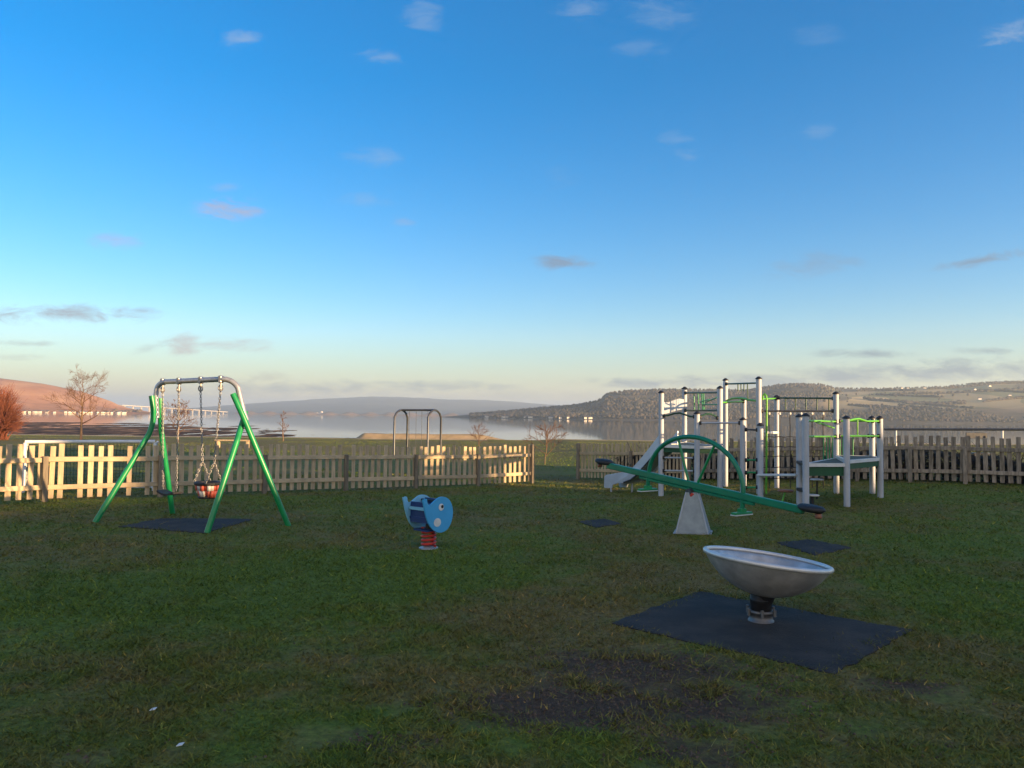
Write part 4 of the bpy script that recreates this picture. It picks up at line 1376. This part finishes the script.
# ------------------------------------------------------------------ things on the field behind the fence
# small football goal
dg = 15.4
gl, gr = P(25, 441.8, dg), P(155, 441.5, dg + 1.1)
t = thing('football_goal', 'small white five-a-side goal with green net behind the left picket fence', 'goal', (gl.x, gl.y, gzf(gl.x, gl.y)))
MB().tube([gl, gr], .035, 12).build('crossbar', MATS['white_paint'], t)
gd = (gr - gl); bk = Vector((-gd.y, gd.x, 0)).normalized() * .75
for e in (gl, gr):
    g0 = Vector((e.x, e.y, gzf(e.x, e.y)))
    MB().tube([e - Vector((0, 0, .02)), g0 - Vector((0, 0, .05))], .033, 12).build('goal_post', MATS['white_paint'], t)
    gk = Vector((e.x + bk.x, e.y + bk.y, gzf(e.x + bk.x, e.y + bk.y) + .04))
    MB().tube([e + gd.normalized() * .05, e.lerp(gk, .3) + Vector((0, 0, .08)), gk], .022, 8).build('stay', MATS['white_paint'], t)
    MB().tube([g0 + Vector((0, 0, .04)), gk], .022, 8).build('ground_bar', MATS['white_paint'], t)
k0 = gl + bk; k1 = gr + bk
MB().tube([(k0.x, k0.y, gzf(k0.x, k0.y) + .04), (k1.x, k1.y, gzf(k1.x, k1.y) + .04)], .025, 8).build('ground_bar', MATS['white_paint'], t)
m = MB()
for i in range(37):
    a = gl.lerp(gr, i / 36); b = Vector((a.x + bk.x, a.y + bk.y, gzf(a.x + bk.x, a.y + bk.y) + .05))
    m.tube([a, a.lerp(b, .5) - Vector((0, 0, .04)), b], .004, 3, 0, False)
for j in range(1, 12):
    pts = []
    for i in range(13):
        a = gl.lerp(gr, i / 12); b = Vector((a.x + bk.x, a.y + bk.y, gzf(a.x + bk.x, a.y + bk.y) + .05)); pts.append(a.lerp(b, j / 12) - Vector((0, 0, .04 * math.sin(math.pi * j / 12))))
    m.tube(pts, .004, 3, 0, False)
m.build('goal_net', MATS['goal_net'], t)

# far swing frame
ds = 36.0
a0, a1, b0, b1 = P(395, 449, ds), P(408, 449, ds + 1.4), P(428.5, 449, ds - .6), P(441, 449, ds + .6)
t = thing('swing_set', 'plain dark steel swing set standing on the field beyond the fence', 'swing frame', (a0.x, a0.y, gzf(a0.x, a0.y)))


def hoop(x0, x1, d0_, d1_):
    p0, p1 = P(x0, 420, d0_), P(x1, 420, d1_); z0 = gzf(p0.x, p0.y); z1 = gzf(p1.x, p1.y); tp = P((x0 + x1) / 2, 410, d0_).z
    pts = [(p0.x, p0.y, z0 - .05), (p0.x, p0.y, tp - .35)]
    for k in range(1, 8):
        u = k / 8; pts.append((p0.x + (p1.x - p0.x) * u, p0.y + (p1.y - p0.y) * u, tp - .35 + .35 * math.sin(math.pi * u) ** .6))
    pts += [(p1.x, p1.y, tp - .35), (p1.x, p1.y, z1 - .05)]
    MB().tube(pts, .05, 8).build('hoop', MATS['dark_steel'], t)
    return mid(p0, p1).xy.to_3d() + Vector((0, 0, tp))


h0 = hoop(394.5, 407.5, ds, ds + 1.2); h1 = hoop(428, 441, ds - .3, ds + .9)
MB().tube([h0, h1], .05, 8).build('top_bar', MATS['dark_steel'], t)
for k in (.25, .45, .62, .8):
    q_ = h0.lerp(h1, k); MB().tube([q_, q_ - Vector((0, 0, 1.7))], .008, 4).build('chain', MATS['dark_steel'], t)

# bench
q = P(233, 444, 50); gq = gzf(q.x, q.y)
t = thing('bench', 'low pale timber bench on the far grass left of the dark steel swing set', 'bench', (q.x, q.y, gq))
bh = max(.35, P(233, 440.3, 50).z - gq)
MB().box((q.x, q.y, gq + bh), (2.3, .35, .09), None, 0, .01).build('seat', MATS['timber'], t)
for s in (-1, 1):
    MB().box((q.x + s * .95, q.y, gq + bh / 2 - .05), (.14, .3, bh), None, 0, .01).build('leg', MATS['timber'], t)


# ---- trees without leaves
def bare_tree(label, px, base_y, top_y, d, seed, spread=.34, mt=('bark_warm', 'twig_warm'), trunk_r=None, lv=5, nl=24, gl=3):
    rg = random.Random(seed)
    b = P(px, base_y, d); z0 = gzf(b.x, b.y); H = P(px, top_y, d).z - z0
    t = thing('bare_tree', label, 'tree', (b.x, b.y, z0))
    tr = MB(); tw_ = MB()
    r0 = trunk_r or H * .02

    def grow(p, dr, L, r, l):
        pts = [p]; n = 4
        for i in range(n):
            dr = (dr + Vector((rg.gauss(0, .12), rg.gauss(0, .12), rg.gauss(.03, .06)))).normalized()
            p = p + dr * L / n; pts.append(p)
        rads = [max(r * (1 - .5 * i / n), .006) for i in range(n + 1)]
        (tr if l >= lv - 1 else tw_).tube(pts, rads, 6 if l >= lv - 1 else 4, 0, False)
        if l == 0: return
        for k in range(rg.choice((3, 4)) if l > 1 else 4):
            s = rg.uniform(.35, 1.0); i = min(int(s * n), n - 1); q_ = pts[i].lerp(pts[i + 1], s * n - i)
            az = rg.uniform(0, 2 * math.pi); sp_ = rg.uniform(.35, .95)
            o1 = dr.orthogonal().normalized(); o2 = dr.cross(o1)
            nd = (dr * math.cos(sp_) + (o1 * math.cos(az) + o2 * math.sin(az)) * math.sin(sp_) + Vector((0, 0, .12))).normalized()
            grow(q_, nd, L * rg.uniform(.55, .78), max(rads[-1] * .8, .006), l - 1)
    p = Vector((b.x, b.y, z0 - .1)); top = p + Vector((rg.uniform(-.1, .1), 0, H * .96))
    pts = [p + (top - p) * k / 8 + Vector((rg.uniform(-.015, .015) * H, rg.uniform(-.01, .01) * H, 0)) * (k > 0) for k in range(9)]
    tr.tube(pts, [max(r0 * (1 - k / 8.4), .012) for k in range(9)], 8, 0, False)
    for k in range(nl):
        s = .26 + .7 * k / nl; i = min(int(s * 8), 7); q_ = pts[i].lerp(pts[i + 1], s * 8 - i)
        az = k * 2.4 + rg.uniform(-.4, .4); el = rg.uniform(.4, .85)
        dr = Vector((math.cos(az) * math.cos(el), math.sin(az) * math.cos(el), math.sin(el)))
        grow(q_, dr, H * spread * (1.12 - s * .8) * rg.uniform(.7, 1.1), r0 * (1 - s) * .5 + .008, gl)
    tr.build('trunk', MATS[mt[0]], t); tw_.build('crown', MATS[mt[1]], t)
    return t


bare_tree('tall leafless brown tree rising behind the goal at the left', 81, 441, 371, 68, 11, .4, nl=18)
bare_tree('slender leafless sunlit tree seen between the swing chains', 178, 444, 400, 62, 12, .34, nl=18)
bare_tree('thin bare sapling at the shore just right of the green swing', 283, 441, 408, 70, 13, .22, nl=12, gl=2)
bare_tree('small bare tree on the grass right of the dark steel swing set', 479, 448, 424, 55, 14, .5, nl=12, gl=2)
bare_tree('small spreading bare tree in the open gateway', 545, 463, 424, 31, 15, .55, nl=10, gl=2, trunk_r=.02)


def red_bush(label, px, base_y, top_y, d, w, seed):
    rg = random.Random(seed)
    b = P(px, base_y, d); z0 = gzf(b.x, b.y); H = P(px, top_y, d).z - z0
    t = thing('red_bush', label, 'bush', (b.x, b.y, z0))
    m = MB(); m2 = MB()
    for k in range(620):
        az = rg.uniform(0, 6.28); el = math.acos(rg.uniform(.02, 1)); Lh = rg.uniform(.6, 1.0)
        e = Vector((b.x + math.cos(az) * math.sin(el) * w * Lh, b.y + math.sin(az) * math.sin(el) * w * Lh, z0 + H * (.15 + .85 * math.cos(el) * Lh)))
        s = Vector((b.x + rg.gauss(0, w * .12), b.y + rg.gauss(0, w * .12), z0))
        mid_ = s.lerp(e, .5) + Vector((0, 0, H * .12))
        m.tube(bez(s, mid_, e, 4), [.03, .024, .018, .014, .01], 4, 0, False)
        for j in range(3):
            s2 = bez(s, mid_, e, 4)[rg.choice((2, 3))]; e2 = e + Vector((rg.gauss(0, .35), rg.gauss(0, .35), rg.gauss(.05, .3)))
            m2.tube([s2, e2], [.014, .008], 3, 0, False)
    m.build('stem', MATS['twig_red'], t); m2.build('crown', MATS['twig_red'], t)


red_bush('dense round russet bush without leaves at the left edge', -4, 440, 383, 66, 2.3, 5)

# railing and bench beyond the grey fence
dr_ = 34.0
ra, rb = P(884, 429.3, dr_), P(1090, 429.6, dr_ - 3)
t = thing('railing', 'long thin dark rail on slim pale posts beyond the grey picket fence', 'railing', (ra.x, ra.y, gzf(ra.x, ra.y)))
MB().tube([ra, rb], .05, 8).build('top_rail', MATS['dark_steel'], t)
for px in (897, 1007, 1075):
    k = (px - 884) / (1090 - 884); e = ra.lerp(rb, k)
    MB().tube([e - Vector((0, 0, .055)), (e.x, e.y, gzf(e.x, e.y) - .1)], .038, 8).build('post', MATS['white_paint'], t)
q = P(980, 438, 26); gq = gzf(q.x, q.y)
t = thing('bench', 'dark slatted bench just behind the grey picket fence at the right', 'bench', (q.x, q.y, gq))
hb = P(980, 433, 26).z
MB().box((q.x, q.y + .2, hb - .09), (.72, .04, .2), None, 0, .01).build('backrest', MATS['dark_steel'], t)
MB().box((q.x, q.y - .02, gq + .45), (.72, .4, .05), None, 0, .01).build('seat', MATS['dark_steel'], t)
for s in (-1, 1):
    MB().box((q.x + s * .3, q.y + .16, (gq + hb) / 2 - .1), (.05, .035, hb - gq), None).build('leg', MATS['dark_steel'], t)
    MB().box((q.x + s * .3, q.y - .18, gq + .2), (.05, .05, .45), None).build('leg', MATS['dark_steel'], t)

# ------------------------------------------------------------------ shade casters added behind the camera: unseen houses, wings shaped to pass sun
PX, PY = -SUY, SUX                     # across the sun


def uv(u, t_): return Vector((SUX * t_ + PX * u, SUY * t_ + PY * u, 0))


def shade_house(label, u0, u1, eaves, ridge, wing=None, wing_h=0, wing2=None, wing2_h=0, dist=42):
    c = uv((u0 + u1) / 2, dist)
    t = thing('shade_house', label, 'house', c)
    ang = math.atan2(PY, PX); RZ = Matrix.Rotation(ang, 3, 'Z')

    def blk(a, b, h, rh, nm, d0=0.0, dp=7.0):
        m = MB(); w = b - a; cc = uv((a + b) / 2, dist + d0)
        m.box(cc + Vector((0, 0, h / 2 - .2)), (w, dp, h + .4), RZ)
        m.build('wall', MATS['harling'], t)
        r = MB()
        X_ = RZ @ Vector((1, 0, 0)); Y_ = RZ @ Vector((0, 1, 0))
        aa, bb = w / 2 + .15, dp / 2 + .3
        V = [cc + X_ * sx * aa + Y_ * sy * bb + Vector((0, 0, h - .05)) for sx, sy in ((-1, -1), (1, -1), (1, 1), (-1, 1))] + [cc + X_ * sx * aa + Vector((0, 0, h + rh)) for sx in (-1, 1)]
        r.add(V, [[0, 1, 5, 4], [2, 3, 4, 5], [0, 4, 3], [1, 2, 5], [3, 2, 1, 0]])
        ro = r.build('roof', MATS['slate'], t)
        yf = Y_ if (Y_ @ Vector((-SUX, -SUY, 0))) > 0 else -Y_
        for k in range(max(1, int(w / 2.4))):
            x = -w / 2 + (k + .5) * w / max(1, int(w / 2.4))
            for z in ((1.5, 4.0) if h > 4.4 else (1.5,)):
                fo = MB().box(cc + X_ * x + yf * (dp / 2 + .01) + Vector((0, 0, z)), (1.0, .08, 1.2), RZ, 0, .01).build('window', MATS['white_paint'], t)
                MB().box(cc + X_ * x + yf * (dp / 2 + .045) + Vector((0, 0, z)), (.84, .04, 1.04), RZ).build('pane', MATS['window_glass'], fo)
        return ro, cc, X_
    ro, cc, X_ = blk(u0, u1, eaves, ridge - eaves, 'main')
    MB().box(cc + X_ * ((u1 - u0) / 2 - .5) + Vector((0, 0, ridge + .3)), (.8, .6, 1.6), RZ).build('chimney', MATS['harling'], ro)
    if wing:
        blk(wing[0], wing[1], wing_h - 1.2, 1.2, 'wing', .5, 5.0)
    if wing2:
        blk(wing2[0], wing2[1], wing2_h - 1.2, 1.2, 'wing', .5, 5.0)


shade_house('unseen shade-casting house added behind the viewer, farthest to the right of the lawn', -9, 6.0, 6.0, 8.6, (5.9, 6.7), 5.95)
shade_house('unseen shade-casting house with a lower wing, middle of the three added behind the viewer', 9.5, 15.0, 6.0, 8.4, (6.6, 9.6), 5.95, (14.9, 16.9), 5.9)
shade_house('unseen shade-casting house with a low link roof, nearest the shore, added behind the viewer', 19.0, 27, 6.0, 8.6, (17.1, 19.1), 4.85)


# ------------------------------------------------------------------ grass blades
def in_poly(X, Y, poly):
    c = np.zeros(len(X), bool); n = len(poly)
    for i in range(n):
        x0, y0 = poly[i]; x1, y1 = poly[(i + 1) % n]
        k = ((y0 > Y) != (y1 > Y)) & (X < (x1 - x0) * (Y - y0) / (y1 - y0 + 1e-12) + x0)
        c ^= k
    return c


def grass():
    n = 430000
    r = 3.0 * (24.0 / 3.0) ** rng.random(n)             # more of them close by
    keep = rng.random(n) < np.clip(1.15 - r / 40, .5, 1)
    r = r[keep]; n = len(r)
    a = (rng.random(n) * 2 - 1) * R(41)
    X = r * np.sin(a); Y = r * np.cos(a)
    w = wear_at(X, Y) + fbm(X * 5, Y * 5, 3)
    k = rng.random(n) > np.clip((w - .82) * 4.0, 0, .92)
    for ip, p in enumerate(MATPOLY):
        ins = in_poly(X, Y, p)
        # blades creep in over the edge
        c = np.mean(np.array(p), 0); en = 1.02 + .26 * fbm(X * 4, Y * 4 + 3, 3); Xs = c[0] + (X - c[0]) * en; Ys = c[1] + (Y - c[1]) * en
        deep = in_poly(Xs, Ys, p)
        patchy = rng.random(n) < ((.97 if ip == 0 else .8) if ip < 2 else .12)
        k &= ~((deep & patchy) | (ins & (rng.random(n) < .55)))
    # not beyond the fence line
    X, Y, r = X[k], Y[k], r[k]; n = len(X)
    cl = .5 * fbm(X * 1.6 + 3, Y * 1.6, 3) + .5 * fbm(X * 7, Y * 7 + 9, 3)
    h = (.010 + .022 * rng.random(n) ** 1.8) * np.clip(-.15 + 2.4 * cl, .25, 2.2) * (1 + .03 * r)
    wd = (.0022 + .0022 * rng.random(n)) * (1 + .11 * r)
    az = rng.random(n) * 2 * math.pi; lean = rng.random(n) * 2.0 + .5
    la_ = az + rng.normal(0, 1.2, n)
    Z = gz(X, Y) - .004
    bx_, by_ = np.cos(az) * wd, np.sin(az) * wd
    tx, ty = np.cos(la_) * h * lean, np.sin(la_) * h * lean
    V = np.empty((n, 3, 3))
    V[:, 0] = np.stack([X - bx_, Y - by_, Z], 1); V[:, 1] = np.stack([X + bx_, Y + by_, Z], 1)
    V[:, 2] = np.stack([X + tx, Y + ty, Z + h], 1)
    dry = np.clip(rng.random(n) ** 1.3 * .75 + .5 * (fbm(X * .9 + 40, Y * .9, 3) - .45), 0, 1)
    dry = np.where(rng.random(n) < .010, .95, dry * .85)
    o = mesh_np('grass', V.reshape(-1, 3), np.arange(3 * n).reshape(n, 3), [M_BLADE], None, False, {'dry': np.repeat(dry, 3), 'tone': np.repeat(tone_at(X, Y), 3)})
    kind(o, 'stuff')


grass()


def mud_clods():
    n = 60000
    r = 3.0 * (9.0 / 3.0) ** rng.random(n); a = (rng.random(n) * 2 - 1) * R(36)
    X, Y = r * np.sin(a), r * np.cos(a)
    w = wear_at(X, Y) + fbm(X * 6, Y * 6, 3)
    k = rng.random(n) < np.clip((w - .84) * 3, 0, .8)
    for p in MATPOLY: k &= ~in_poly(X, Y, p)
    X, Y = X[k], Y[k]; n = len(X)
    base = np.array([(1, 0, 0), (-.3, .9, 0), (-.6, -.7, 0), (.3, -.9, .1), (.0, .1, .8), (.3, .5, .5)])
    tri = np.array([(0, 1, 5), (1, 2, 4), (2, 3, 4), (3, 0, 4), (0, 5, 4), (5, 1, 4)])
    sc = .004 + .013 * rng.random(n) ** 2.5; az = rng.random(n) * 6.28
    jit = 1 + .5 * (rng.random((n, 6, 3)) - .5)
    q = base[None] * jit * sc[:, None, None]
    c, s_ = np.cos(az)[:, None], np.sin(az)[:, None]
    V = np.stack([X[:, None] + q[..., 0] * c - q[..., 1] * s_, Y[:, None] + q[..., 0] * s_ + q[..., 1] * c, gz(X, Y)[:, None] - .002 + q[..., 2]], -1)
    T = (tri[None] + 6 * np.arange(n)[:, None, None]).reshape(-1, 3)
    kind(mesh_np('mud_clods', V.reshape(-1, 3), T, [mat('clod', (0.05, 0.032, 0.02), (0.15, 0.1, 0.065), 30, 0.95)], None, False), 'stuff')


mud_clods()


def field_grass():
    n = 90000
    Y = 22 + 70 * rng.random(n) ** .8; X = (rng.random(n) * 2 - 1) * .8 * Y
    cl = fbm(X * .25 + 3, Y * .12, 4)
    k = (cl > .42) & ((Y > 26) | (np.abs(X - 1.2) > 2))
    X, Y, cl = X[k], Y[k], cl[k]; n = len(X)
    h = (.012 + .045 * rng.random(n)) * (.4 + 1.2 * cl); wd = .012 + .02 * rng.random(n)
    az = rng.normal(0, .7, n); la_ = rng.random(n) * 6.28; lean = rng.random(n) * .9
    Z = gz(X, Y) - .01
    bx_, by_ = np.cos(az) * wd, np.sin(az) * wd
    V = np.empty((n, 3, 3))
    V[:, 0] = np.stack([X - bx_, Y - by_, Z], 1); V[:, 1] = np.stack([X + bx_, Y + by_, Z], 1)
    V[:, 2] = np.stack([X + np.cos(la_) * h * lean, Y + np.sin(la_) * h * lean, Z + h], 1)
    o = mesh_np('field_grass', V.reshape(-1, 3), np.arange(3 * n).reshape(n, 3), [M_BLADE], None, False,
                {'dry': np.repeat(.1 + .45 * rng.random(n), 3), 'tone': np.repeat(tone_at(X, Y) + .9, 3)})
    kind(o, 'stuff')


field_grass()

# a few scraps lying in the grass
for px, py, lab in ((153, 714, 'tiny pale paper scrap lying in the grass at the lower left'), (180, 750, 'second smaller pale scrap near the bottom edge of the lawn')):
    g = G(px, py)
    tag(MB().prism([g + Vector((x, y, .02 + z)) for x, y, z in ((-.015, -.01, 0), (.014, -.012, .006), (.016, .011, .01), (-.01, .013, .004))], (0, 0, .003)).build('litter', MATS['white_plastic'], None, g), lab, 'litter')

# ------------------------------------------------------------------ the air over the firth
HAZE = 2.0e-4
hz = MB().box((0, 3300, 77), (15000, 12500, 174)).build('haze', None or bpy.data.materials.new('haze'))
kind(hz, 'stuff')
hm = hz.data.materials[0]; hm.use_nodes = True
N, L = nodes_of(hm)
N.remove(N['Principled BSDF'])
pvn = N.new('ShaderNodeVolumePrincipled')
pvn.inputs['Color'].default_value = (0.66, 0.84, 1.0, 1)
pvn.inputs['Density'].default_value = HAZE
pvn.inputs['Anisotropy'].default_value = 0.2
L.new(pvn.outputs[0], N['Material Output'].inputs['Volume'])
